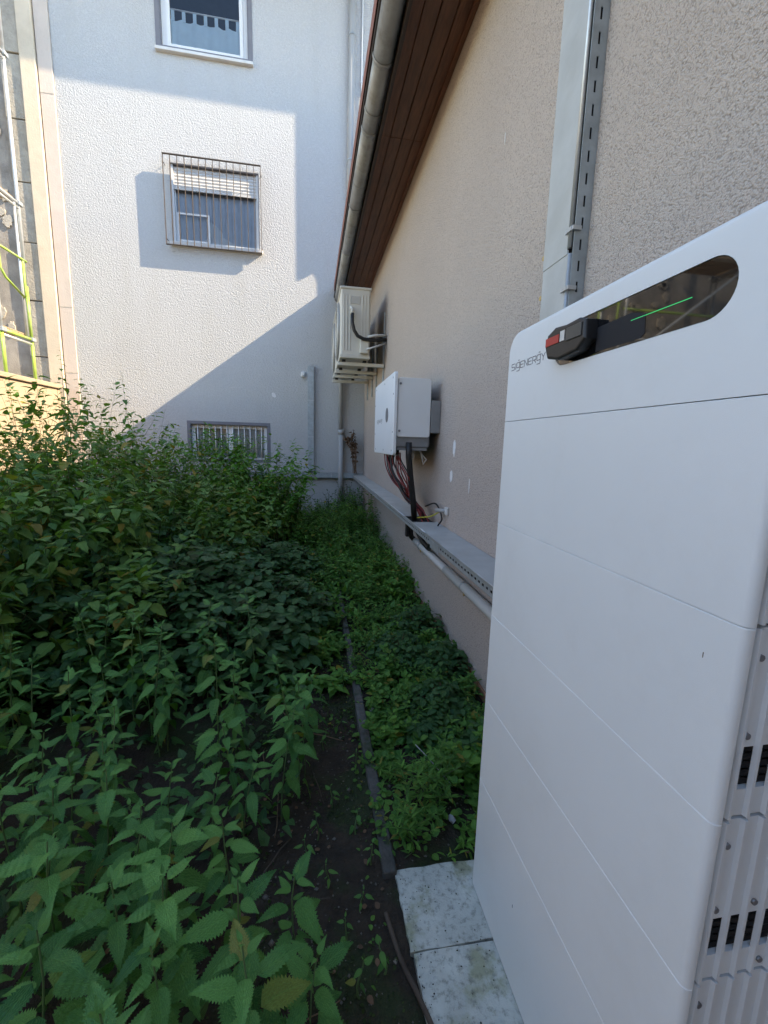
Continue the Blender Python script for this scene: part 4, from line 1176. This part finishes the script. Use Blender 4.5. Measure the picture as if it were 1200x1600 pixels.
def sprig(rng, base, h, lean, nodes, start, size, top=.35, pairs=True, droop=-.45, lift=.6, wob=.04, petiole=.15, crowd=.85):
    """one stem: returns stem points and leaf arrays"""
    az = rng.uniform(0, 6.283)
    dx, dy = lean
    w1, w2 = rng.uniform(-wob, wob, 2)
    def pt(t):
        return np.array([base[0] + dx * t * t + w1 * math.sin(t * 5), base[1] + dy * t * t + w2 * math.sin(t * 4 + 1), base[2] + h * t - .15 * (abs(dx) + abs(dy)) * t * t])
    P = []; D = []; N = []; S = []
    for i in range(nodes):
        t = start + (1 - start) * (i / max(1, nodes - 1)) ** crowd
        p = pt(t)
        q = i / max(1, nodes - 1)
        prof = (0.55 + .45 * math.sin(math.pi * min(1, q * 1.25 + .15))) if q < .7 else top + (1 - q) / .3 * (.9 - top)
        for k in range(2 if pairs else 1):
            a = az + i * (1.5708 if pairs else 2.4) + k * 3.1416 + rng.uniform(-.35, .35)
            el = droop + (lift - droop) * q ** 1.6 + rng.uniform(-.25, .25)
            d = np.array([math.cos(a) * math.cos(el), math.sin(a) * math.cos(el), math.sin(el)])
            s = size * prof * rng.uniform(.6, 1.3)
            P.append(p + d * s * petiole); D.append(d)
            N.append(np.array([-math.cos(a) * math.sin(el) , -math.sin(a) * math.sin(el), math.cos(el)]) + rng.uniform(-.25, .25, 3)); S.append(s)
    return [pt(t) for t in np.linspace(0, 1, 7)], P, D, N, S

def stems_mesh(name, lines, r0, r1, n=5):
    mb = MB()
    for ln in lines:
        k = len(ln)
        mb.tube(ln, [r0 + (r1 - r0) * i / (k - 1) for i in range(k)], n, False)
    me = bpy.data.meshes.new(name); me.from_pydata(mb.v, [], mb.f)
    me.polygons.foreach_set("use_smooth", [True] * len(mb.f)); me.update()
    return me

def plant(name, label, cat, group, base, seed, n_stems, spread, hgt, nodes, start, size, kind, leafm, stemm='stem', pairs=True, lean=.25, droop=-.45, lift=.6, r0=.005, top=.35, widv=None, clump=None):
    rng = np.random.default_rng(seed)
    lines = []; P = []; D = []; N = []; S = []
    for i in range(n_stems):
        a = rng.uniform(0, 6.283); rr = spread * math.sqrt(rng.uniform(0, 1))
        bx_, by_ = base[0] + rr * math.cos(a), base[1] + rr * math.sin(a)
        hh = hgt * rng.uniform(.74, 1.0) * (1 - .35 * rr / (spread + 1e-6) * rng.uniform(0, 1))
        le = (rng.normal(0, lean) * .6 + math.cos(a) * lean * rr, rng.normal(0, lean) * .6 + math.sin(a) * lean * rr)
        ln, p, d, nn, s = sprig(rng, (bx_, by_, base[2]), hh, le, nodes, start, size, top, pairs, droop, lift)
        lines.append(ln); P += p; D += d; N += nn; S += s
    P, D, N, S = np.array(P), np.array(D), np.array(N), np.array(S)
    if clump is not None:      # leaves gather in clumps with hollows between
        ph = rng.uniform(0, 6.28, 3); f = 5.2
        g = np.sin(P[:, 0] * f + ph[0] + 1.3 * np.sin(P[:, 2] * 3.1)) + np.sin(P[:, 1] * f * .9 + ph[1] + 1.2 * np.sin(P[:, 0] * 3.7)) + np.sin(P[:, 2] * f * 1.1 + ph[2] + np.sin(P[:, 1] * 4.1))
        keep = g + rng.normal(0, .35, len(P)) > clump
        P, D, N, S = P[keep], D[keep], N[keep], S[keep]
        D = D + rng.normal(0, .35, D.shape)
    t = thing(name, base, label, cat, group)
    link("stem", stems_mesh("stem", lines, r0, r0 * .35), stemm, t)
    link("foliage", leaves_mesh("foliage", np.array(P), np.array(D), np.array(N), np.array(S), kind, rng, widv), leafm, t)
    return t

def col_of(x, y):
    px = 487 + 672 * x / y
    if px < 90: return "at the left edge of the picture"
    if px < 240: return "below the left part of the sunlit wall"
    if px < 420: return "in front of the low window"
    return "beside the bare soil strip"
def row_of(y, a, b): return "front row" if y < a else ("middle row" if y < b else "back row")
# ---- near nettles: every leaf its own object
LEAF_ME = []; YOUNG_ME = []
for v in range(5):
    V0, F0, U0 = SHAPES['hi']
    rr = np.random.default_rng(40 + v)
    V1 = V0.copy()
    V1[:, 0] *= rr.uniform(.85, 1.15)
    V1[:, 2] = V1[:, 2] * rr.uniform(.4, 1.6) + .03 * np.sin(V1[:, 1] * rr.uniform(5, 10) + v) * (np.abs(V1[:, 0]) > .05)
    V1[:, 0] += rr.uniform(-.06, .06) * V1[:, 1] ** 2
    me = fast_mesh("leaf", V1, F0, U0); me.materials.append(M['nettle'])
    LEAF_ME.append(me)
    m2 = me.copy(); m2.materials.clear(); m2.materials.append(M['nettle_young']); YOUNG_ME.append(m2)

def nettle(base, h, seed, size, label, group, nodes=8, lean=(0, 0), start=.25):
    rng = np.random.default_rng(seed)
    ln, P, D, N, S = sprig(rng, (0, 0, 0), h, lean, nodes, start, size, top=.26, droop=-.6, lift=.75, wob=.015, petiole=.20, crowd=.62)
    t = thing("nettle_plant", base, label, "nettle", group)
    me = stems_mesh("stem", [ln], .0036, .0016, 6); me.materials.append(M['nettle_stem'])
    o = bpy.data.objects.new("stem", me); COL.objects.link(o); o.parent = t
    X, Y, Z = frames(np.array(D), np.array(N))
    for i in range(len(P)):
        o = bpy.data.objects.new("leaf", (YOUNG_ME if i >= len(P) - 4 else LEAF_ME)[int(rng.integers(0, 5))]); COL.objects.link(o); o.parent = t
        mw = Matrix(((X[i][0], Y[i][0], Z[i][0], P[i][0]), (X[i][1], Y[i][1], Z[i][1], P[i][1]), (X[i][2], Y[i][2], Z[i][2], P[i][2]), (0, 0, 0, 1)))
        o.matrix_basis = mw @ Matrix.Diagonal((S[i], S[i], S[i], 1))
    return t
def gz(x, y): return ground_z(x, y) - .01
G_NEAR = "nettles in the nearest clump at the lower left"
G_MID = "nettles in the clump beside the bare soil strip"
heads = [(-.16, .80, .58), (-.39, 1.02, .56), (-.22, 1.04, .54), (-.10, .64, .62), (-.33, .84, .60), (-.06, .92, .46), (-.50, .72, .62), (-.30, .60, .66), (-.72, 1.14, .58),
         (-.62, .95, .58), (-.20, .52, .66), (-.45, .50, .70), (-.02, .74, .44), (-.78, .80, .66), (-.60, .62, .68), (-.95, 1.0, .62), (-.85, 1.18, .62), (-.36, .42, .66), (-.92, .72, .68), (-.15, .68, .40), (-.50, 1.12, .50), (-.28, .72, .56), (-.44, .90, .54), (-.70, 1.04, .50), (-.66, .80, .58)]
named = {0: "nettle with pale narrow top leaves nearest the bare soil, lower left clump", 1: "nettle with star of leaves at the far edge of the lower left clump",
         3: "nettle at the bottom edge of the picture nearest the concrete slab"}
for i, (x, y, h) in enumerate(heads):
    nettle((x, y, gz(x, y)), h, 100 + i, (.100 + .014 * math.sin(i * 2.3)) * (.85 if y < .6 else 1), named.get(i, "broad nettle in the lower left clump, %s, %s" % (row_of(y, .66, .92), "left side" if x / y < -.75 else ("middle" if x / y < -.38 else "side next to the soil"))), G_NEAR, nodes=11, lean=(.04 * math.sin(i * 1.7), .03 * math.cos(i * 2.1)), start=.30)
mid = []
rm = random.Random(3)
for i in range(34):
    x = rm.uniform(-1.55, -.12); y = rm.uniform(1.35, 2.35)
    if x > -.45 and y < 1.5: continue
    mid.append((x, y, rm.uniform(.42, .70)))
mid += [(-.48, 1.22, .44), (-.68, 1.38, .52), (-.25, 1.42, .40), (-.85, 1.28, .5), (-.3, 1.55, .45), (-.75, 1.32, .55), (-.9, 1.42, .6), (-.62, 1.25, .5), (-1.1, 1.5, .7), (-.5, 1.38, .45), (-.35, 1.3, .4), (-.06, 1.62, .56), (-.03, 1.75, .50), (-.12, 1.52, .48), (-.02, 2.0, .42), (-1.05, 1.30, .8), (-1.25, 1.35, .9), (-1.3, 1.6, .95), (-1.45, 1.8, 1.05), (-1.2, 1.15, .75), (-1.0, 1.2, .72)]
for i, (x, y, h) in enumerate(mid):
    nettle((x, y, gz(x, y)), h, 200 + i, .098 + .012 * math.sin(i * 1.3), "leafy nettle before the brambles, %s, %s" % (row_of(y, 1.5, 1.95), "side next to the soil" if x > -.3 else ("middle of the clump" if x > -.75 else "left side of the clump")) if x > -1 else "taller nettle near the left edge of the picture, %s" % row_of(y, 1.45, 1.9), G_MID if x > -1 else "nettles along the left edge of the picture",
           nodes=10, lean=(.06 * math.sin(i * 1.7), .05 * math.cos(i * 2.1)), start=.2)
for i, (x, y) in enumerate(((.10, 1.05), (.13, .93), (.05, 1.20), (.16, 1.14), (.20, .97), (-.02, 1.28), (.17, 1.42), (.08, 1.55), (.20, 1.72), (.14, 2.05), (.05, 2.3), (.19, 2.4), (.11, 2.65), (.21, 1.28), (.02, 1.40), (.12, .80), (.18, 2.9), (.06, 1.9))):
    nettle((x, y, gz(x, y)), .10 + .02 * (i % 3), 300 + i, .042, "small seedling on the bare soil by the kerb", "seedlings on the bare soil strip", nodes=3, start=.5)

# ---- brambles: dark mound between nettles and bushes
def bramble(base, seed, rad, hgt, n, label, group, size=.085):
    rng = np.random.default_rng(seed)
    P = []; D = []; N = []; S = []; lines = []
    for i in range(n):
        a = rng.uniform(0, 6.283); rr = rad * math.sqrt(rng.uniform(0, 1))
        x, y = base[0] + rr * math.cos(a), base[1] + rr * math.sin(a)
        z = base[2] + hgt * (1 - .6 * (rr / rad) ** 2) * rng.uniform(.45, 1.05)
        if i % 4 == 0:
            lines.append([(base[0] + .4 * rr * math.cos(a + .4), base[1] + .4 * rr * math.sin(a + .4), base[2]), ((base[0] + x) / 2, (base[1] + y) / 2, base[2] + (z - base[2]) * .75), (x, y, z - .01)])
        az = rng.uniform(0, 6.283)
        s = size * rng.uniform(.7, 1.25)
        for k, off in enumerate((-1.25, 0, 1.25)):
            el = rng.uniform(-.35, .15)
            d = np.array([math.cos(az + off) * math.cos(el), math.sin(az + off) * math.cos(el), math.sin(el)])
            P.append(np.array([x, y, z]) + d * .012); D.append(d); N.append(np.array([0, 0, 1.]) + rng.uniform(-.3, .3, 3)); S.append(s * (1.15 if k == 1 else .9))
    t = thing("bramble_bush", base, label, "bramble", group)
    link("stem", stems_mesh("stem", lines, .004, .002), 'brown_stem', t)
    link("foliage", leaves_mesh("foliage", np.array(P), np.array(D), np.array(N), np.array(S), 'oval', rng), 'bramble', t)
for i, (x, y, r, h) in enumerate(((-.55, 2.75, .55, .50), (-1.15, 2.75, .6, .62), (-.35, 3.35, .5, .48), (-.95, 3.4, .65, .68), (-1.75, 2.6, .6, .7), (-.65, 4.1, .6, .62), (-1.4, 4.0, .7, .8), (-.30, 4.7, .45, .42), (-1.9, 3.4, .7, .9))):
    bramble((x, y, gz(x, y)), 400 + i, r, h, int(300 * r / .55), ["dark bramble mound with rounded leaflets directly behind the nettles near the kerb", "dark bramble mound directly behind the middle of the nettles", "small dark bramble mound beside the start of the visible kerb", "dark bramble mound in the middle, one row behind the nettles", "dark bramble mound at the left behind the nettles", "dark bramble mound below the low window, in the second row", "tall dark bramble mound between the weed bushes", "low dark bramble mound farthest back beside the soil strip", "tall dark bramble mound at the left, second row"][i], "bramble mounds between the nettles and the bushes", .075)
for i, (x, y, r, h) in enumerate(((.86, 1.75, .16, .17), (.72, 2.15, .22, .20), (.88, 2.55, .18, .22), (.62, 2.75, .22, .20), (.83, 3.1, .22, .26), (.60, 1.95, .12, .12))):
    bramble((x, y, gz(x, y)), 430 + i, r, h, int(120 * r / .2), "small dark bramble between kerb and house wall, %s from the slab" % ["first along the wall", "third", "fourth along the wall", "fifth", "farthest along the wall", "second"][i], "small brambles along the house wall", .045)

# ---- tall weeds and bushes on the left and at the back
tall = [  # x, y, height, stems, spread
 (-2.55, 4.4, 2.25, 26, .45), (-2.05, 3.7, 1.95, 26, .42), (-3.25, 5.1, 2.35, 24, .45), (-2.65, 5.3, 2.50, 24, .42), (-2.0, 4.7, 2.0, 26, .45), (-3.3, 4.2, 2.3, 24, .45),
 (-1.5, 3.7, 1.50, 24, .40), (-1.55, 4.6, 1.65, 24, .42), (-2.15, 5.9, 2.1, 24, .45), (-1.65, 5.5, 1.75, 24, .42), (-2.8, 6.4, 2.2, 18, .45), (-3.6, 6.0, 2.2, 18, .45), (-2.0, 2.9, 1.72, 24, .40),
 (-2.65, 3.3, 2.05, 24, .42), (-1.75, 2.3, 1.40, 18, .32), (-2.2, 2.2, 1.7, 18, .35), (-1.9, 6.9, 1.9, 20, .45), (-1.1, 4.9, 1.30, 22, .40), (-1.15, 5.6, 1.42, 22, .40), (-1.3, 6.3, 1.45, 22, .42), (-1.35, 2.8, 1.15, 18, .34), (-1.0, 4.2, 1.0, 18, .36)]
for i, (x, y, h, n, sp) in enumerate(tall):
    lab = "tall tangled weed bush %s, %s" % (col_of(x, y), row_of(y, 3.5, 5.0))
    if i == 3: lab = "tallest weed bush on the left with a stalk rising above the rest"
    plant("weed_bush", lab, "bush", "tall weed bushes on the left", (x, y, gz(x, y)), 500 + i, n + 4, sp, h * .95, 27, .12, .120, 'mid' if y < 4.5 else 'lo', 'tall', 'stem', pairs=True, lean=.40, droop=-.8, lift=.3, top=.62, r0=.0028, clump=-.75)
# spikes that stand against the sunlit wall
for i, (x, y, h) in enumerate(((-2.52, 5.0, 2.72), (-2.42, 5.1, 2.42), (-2.12, 5.6, 2.36))):
    plant("tall_stalk", "thin leafy stalk rising above the bushes against the sunlit wall", "weed", "leafy stalks above the bushes", (x, y, gz(x, y)), 560 + i, 1, .01, h, 30, .35, .095, 'mid', 'tall', 'stem', lean=.12, droop=-.9, lift=.2, top=.25, r0=.004)
# brighter rounded bush in front of the low window
for i, (x, y, h, n, sp) in enumerate(((-.95, 6.7, 1.66, 50, .46), (-1.45, 6.9, 1.70, 44, .46), (-.55, 6.6, 1.54, 44, .32), (-.75, 6.0, 1.32, 34, .40), (-1.9, 7.4, 1.85, 26, .4))):
    lab = ["bright green leafy bush before the low window", "bright green bush with yellow tips left of the low window", "bright green bush end nearest the cable duct", "low bright green bush before the taller ones at the back", "bright green bush against the foot of the white wall"][i]
    plant("leafy_bush", lab, "bush", None, (x, y, gz(x, y)), 600 + i, n, sp, h * 1.08, 26, .2, .095, 'mid', 'bright', 'stem', pairs=True, lean=.46, droop=-.5, lift=.3, top=.75, r0=.0024, clump=-.7)
    plant("leafy_bush", "dense lower growth beneath the bright bush by the low window", "bush", "dense lower growth at the back", (x, y - .1, gz(x, y)), 640 + i, n, sp * 1.15, h * .75, 14, .15, .085, 'mid', 'tall', 'brown_stem', pairs=False, lean=.2, droop=-.5, lift=.3, top=.5)
# feathery weeds at the far end
for i in range(18):
    x = [-.15, .12, .38, .62, .85, .55, .25, .9, .0, .72, -.3, .45, .8, .3, .65, .15, .92, .5][i]
    y = [7.2, 7.5, 7.0, 7.6, 7.2, 6.4, 6.3, 6.5, 6.6, 5.8, 5.9, 5.5, 5.2, 4.9, 4.6, 4.5, 4.3, 4.1][i]
    h = [.55, .50, .60, .62, .75, .50, .46, .52, .48, .46, .46, .40, .42, .34, .36, .26, .34, .28][i]
    lab = "feathery weed at the far end, %s, %s" % ("near the kerb line" if x < .4 else "by the house wall", "nearer the viewer" if y < 5.3 else ("below the air conditioners" if y < 6.8 else "below the white wall"))
    plant("feathery_weed", lab, "weed", "feathery weeds at the far end of the yard", (x, y, gz(x, y)), 700 + i, 26, .28, h * (1.3 if y > 5.4 else 1.05), 13, .12, .068, 'lance' if i % 3 == 0 else 'mid', 'cover' if i % 2 else 'bright', 'stem', pairs=True, lean=.30, droop=-.2, lift=.6, r0=.0025, top=.5)
for i, (x, y, h) in enumerate(((.70, 8.3, .95), (.86, 8.2, .9), (.50, 8.3, .8), (.25, 8.35, .55))):
    plant("climbing_weed", "dark leafy weed climbing in the corner by the downpipe", "weed", "weeds climbing in the corner by the downpipe", (x, y, gz(x, y)), 740 + i, 14, .16, h, 14, .2, .07, 'oval', 'bramble', 'brown_stem', pairs=False, lean=.2)

# ---- low plants between kerb and wall, each a tuft
rt = random.Random(11)
spots = []
for i in range(400):
    x = rt.uniform(.33, 1.0); y = rt.uniform(1.28, 4.3)
    if any((x - a) ** 2 + (y - b) ** 2 < .085 ** 2 for a, b in spots): continue
    if rt.random() < (.38 if y < 3 else .15): continue
    spots.append((x, y))
for i, (x, y) in enumerate(spots):
    near = y < 1.75 and x < .62
    plant("ground_weed", "low light green weed tuft beside the concrete slab" if near else "low green weed tuft %s, %s" % ("close to the kerb" if x < .52 else ("midway between kerb and house wall" if x < .80 else "along the house wall"), "level with the battery slab end" if y < 1.8 else ("level with the pale conduit" if y < 3.2 else "level with the inverter")), "weed",
          "weed tufts beside the concrete slab" if near else "weed tufts between kerb and house wall", (x, y, gz(x, y)), 800 + i, rt.randint(5, 9), .055, rt.uniform(.07, .22) + (.04 if near else 0), 8, .15,
          rt.uniform(.034, .062), 'lance' if (near or i % 3 == 0) else ('oval' if i % 3 == 1 else 'lo'), 'cover' if i % 4 else 'bright', 'stem', pairs=True, lean=.10, droop=0.0, lift=.7, r0=.0016, top=.6)

for i in range(22):
    x = rt.uniform(-.22, .22); y = rt.uniform(2.15, 4.6)
    plant("ground_weed", "low weed spilling over the soil strip left of the kerb, %s" % ("nearer half" if y < 3.2 else "farther half"), "weed", "weeds spilling over the soil strip", (x, y, gz(x, y)), 1300 + i, 8, .08, rt.uniform(.10, .26), 8, .15,
          rt.uniform(.045, .075), 'mid' if i % 2 else 'lo', 'cover' if i % 3 else 'bright', 'stem', pairs=True, lean=.14, droop=-.1, lift=.6, r0=.0018, top=.6)

# ---- uncountable: low creeping cover, moss tufts and litter on the soil
def scatter(name, label, cat, region, n, size, kind, m, seed, zoff=.01, flat=.3, dens=None):
    rng = np.random.default_rng(seed)
    x = rng.uniform(region[0], region[1], n); y = rng.uniform(region[2], region[3], n)
    keep = np.ones(n, bool)
    if dens is not None:
        keep = rng.uniform(0, 1, n) < np.array([dens(a, b) for a, b in zip(x, y)])
    x, y = x[keep], y[keep]; n = len(x)
    z = np.array([ground_z(a, b) for a, b in zip(x, y)]) + rng.uniform(0, zoff, n)
    a = rng.uniform(0, 6.283, n); el = rng.uniform(-.1, flat * 2, n)
    D = np.stack([np.cos(a) * np.cos(el), np.sin(a) * np.cos(el), np.sin(el)], 1)
    N = np.stack([rng.uniform(-.4, .4, n), rng.uniform(-.4, .4, n), np.ones(n)], 1)
    S = rng.uniform(size * .5, size * 1.3, n)
    link(name, leaves_mesh(name, np.stack([x, y, z], 1), D, N, S, kind, rng), m, None, label, cat, None, "stuff")
def wavy(x, y): return .5 + .5 * math.sin(x * 9 + 2 * math.sin(y * 5)) * math.sin(y * 7 + 1.5 * math.sin(x * 6))
scatter("creeping_cover", "creeping small-leaved ground cover between kerb and house wall", "ground cover", (.235, 1.02, 1.27, 8.5), 12000, .030, 'oval', 'cover', 1, .05, .4, lambda x, y: max(.04, 1.5 * wavy(x, y) - .35))
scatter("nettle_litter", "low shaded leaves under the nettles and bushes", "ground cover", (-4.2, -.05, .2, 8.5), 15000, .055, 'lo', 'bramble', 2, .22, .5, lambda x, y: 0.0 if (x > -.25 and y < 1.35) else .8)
scatter("moss", "moss and tiny seedlings on the bare soil strip", "moss", (-.35, .25, .4, 4.2), 16000, .011, 'oval', 'moss', 3, .005, .6, lambda x, y: max(0, wavy(x * .6, y * .8) - .22) + (.3 if y > 2.0 else 0))
scatter("creeping_seedlings", "sparse creeping seedlings on the bare soil strip", "seedlings", (-.30, .25, .45, 4.0), 2600, .020, "oval", "cover", 9, .012, .4, lambda x, y: max(0, wavy(x * 1.3 + 2, y * 1.1) - .55) + (.25 if x > .17 else 0))
scatter("fallen_leaves", "scattered brown fallen leaves on the soil", "fallen leaves", (-.6, 1.0, .4, 3.5), 260, .018, 'oval', 'dry_leaf', 4, .01, .2)
scatter("far_grass", "mixed green growth covering the ground at the far end", "ground cover", (-.5, 1.02, 2.6, 8.5), 11000, .062, 'lo', 'cover', 5, .18, .8, lambda x, y: min(1, (y - 2.6) * .35) * (.35 + .65 * wavy(x, y)))

# pebbles and twigs on the soil
rp = random.Random(17)
mb = MB()
for i in range(3200):
    x = rp.uniform(-.35, .95); y = rp.uniform(.45, 3.2)
    if (.24 < x < .305 and y > 1.2) or (x > .285 and y < 1.27): continue
    s = rp.uniform(.0012, .005) if rp.random() < .965 else rp.uniform(.006, .012)
    z = ground_z(x, y) + s * .3
    c = Vector((x, y, z))
    pts = [Vector(p) * s * rp.uniform(.7, 1.3) + c for p in ((1,0,0),(-1,0,0),(0,1,0),(0,-1,0),(0,0,.7),(0,0,-.7))]
    mb.add(pts, [(0,2,4),(2,1,4),(1,3,4),(3,0,4),(2,0,5),(1,2,5),(3,1,5),(0,3,5)], True)
mb.build("pebbles", 'pebble', None, label="small pebbles and crumbs on the bare soil", cat="pebbles", kind="stuff")
for i in range(26):
    x = rp.uniform(-.25, .22) if i < 18 else rp.uniform(.4, .9); y = rp.uniform(.5, 2.6) if i < 18 else rp.uniform(1.35, 2.6)
    a = rp.uniform(0, 6.283); L_ = rp.uniform(.06, .22)
    pts = []
    for k in range(5):
        xx = x + math.cos(a) * L_ * (k / 4 - .5); yy2 = y + math.sin(a) * L_ * (k / 4 - .5)
        pts.append((xx + rp.uniform(-.006, .006), yy2 + rp.uniform(-.006, .006), ground_z(xx, yy2) + .008 + rp.uniform(0, .012)))
    MB().tube(pts, rp.uniform(.0012, .003), 5).build("twig", 'twig' if i % 3 else 'bark_dry', None, label="thin dry twig lying on the bare soil strip" if x < .24 else "thin dry twig lying among the weeds by the wall", cat="twig", group="dry twigs on the soil" if x < .24 else "dry twigs by the wall")
# the dark root that lies along the slab edge
MB().tube(spline([(.235, 1.12, GZ + .0), (.258, .99, GZ + .002), (.285, .90, GZ + .012), (.315, .80, GZ + .012), (.345, .68, GZ + .010), (.37, .55, GZ + .008)]), [.007] * 31, 7).build("root", 'twig', None, label="dark dry root lying along the edge of the concrete slab", cat="root")
# litter
mb = MB(); mb.tube([(.62, 2.32, gz(.62, 2.32) + .06), (.62, 2.34, gz(.62, 2.32) + .085)], .022, 12); mb.build("bottle_cap", 'litter_blue', None, label="small blue plastic cap among the weeds", cat="bottle cap")
for i, (x, y, lab) in enumerate(((.76, 2.02, "scrap of white paper among the weeds nearest the house wall"), (.56, 1.42, "crumpled white scrap in the weeds beside the slab"), (.34, 2.2, "white scrap lying against the kerb"))):
    r = random.Random(i); z = gz(x, y) + .035
    vs = []; fs = []
    for a in range(5):
        for b in range(5):
            vs.append((x + (a - 2) * .006 + r.uniform(-.004, .004), y + (b - 2) * .009 + r.uniform(-.004, .004), z + r.uniform(-.01, .012)))
    for a in range(4):
        for b in range(4): fs.append((a * 5 + b, a * 5 + b + 1, a * 5 + b + 6, a * 5 + b + 5))
    MB().add(vs, fs, False).build("paper_scrap", 'litter_white', None, label=lab, cat="litter")
MB().tube(spline([(.50, 1.80, gz(.5, 1.8) + .10), (.55, 1.68, gz(.5, 1.7) + .09), (.60, 1.56, gz(.5, 1.6) + .07)]), .0025, 6).build("straw", 'litter_white', None, label="pale dry stalk lying across the weeds near the slab", cat="stalk")

# withered climber in the corner
wc = thing("withered_climber", (.80, 8.5, -.6), "withered brown climber hanging in the corner above the duct", "climber")
rng = np.random.default_rng(77)
lines = []; P = []; D = []; N = []; S = []
for i in range(12):
    x0 = .86 + rng.uniform(-.04, .04)
    ln = [(x0, 8.52, -.6), (x0 + rng.uniform(-.08, .03), 8.5 + rng.uniform(-.06, .04), -.25), (x0 + rng.uniform(-.2, .05), 8.5 + rng.uniform(-.08, .05), .02 + rng.uniform(-.1, .12)), (x0 + rng.uniform(-.28, .04), 8.48, .20 + rng.uniform(-.25, .12))]
    ln = spline(ln, 4); lines.append(ln)
    for p in ln[3:]:
        for k in range(2):
            d = rng.normal(0, 1, 3); d[2] = -abs(d[2]) - .5
            P.append(np.array(p)); D.append(d); N.append(rng.normal(0, 1, 3)); S.append(rng.uniform(.03, .075))
link("stem", stems_mesh("stem", lines, .006, .003), 'bark_dry', wc)
link("foliage", leaves_mesh("foliage", np.array(P), np.array(D), np.array(N), np.array(S), 'mid', rng), 'dry_leaf', wc)

mb = MB()
for i in range(170):
    x = rp.uniform(.30, .56); y = rp.uniform(.55, 1.24)
    if rp.random() < .5: x = .30 + abs(rp.gauss(0, .03))
    s_ = rp.uniform(.0008, .0028)
    c = Vector((x, y, GZ + s_ * .5))
    pts = [Vector(p) * s_ * rp.uniform(.6, 1.4) + c for p in ((1,0,0),(-1,0,0),(0,1,0),(0,-1,0),(0,0,.7),(0,0,-.6))]
    mb.add(pts, [(0,2,4),(2,1,4),(1,3,4),(3,0,4),(2,0,5),(1,2,5),(3,1,5),(0,3,5)], True)
mb.build("slab_crumbs", 'soil', None, label="dark soil crumbs scattered on the concrete slabs", cat="crumbs", kind="stuff")
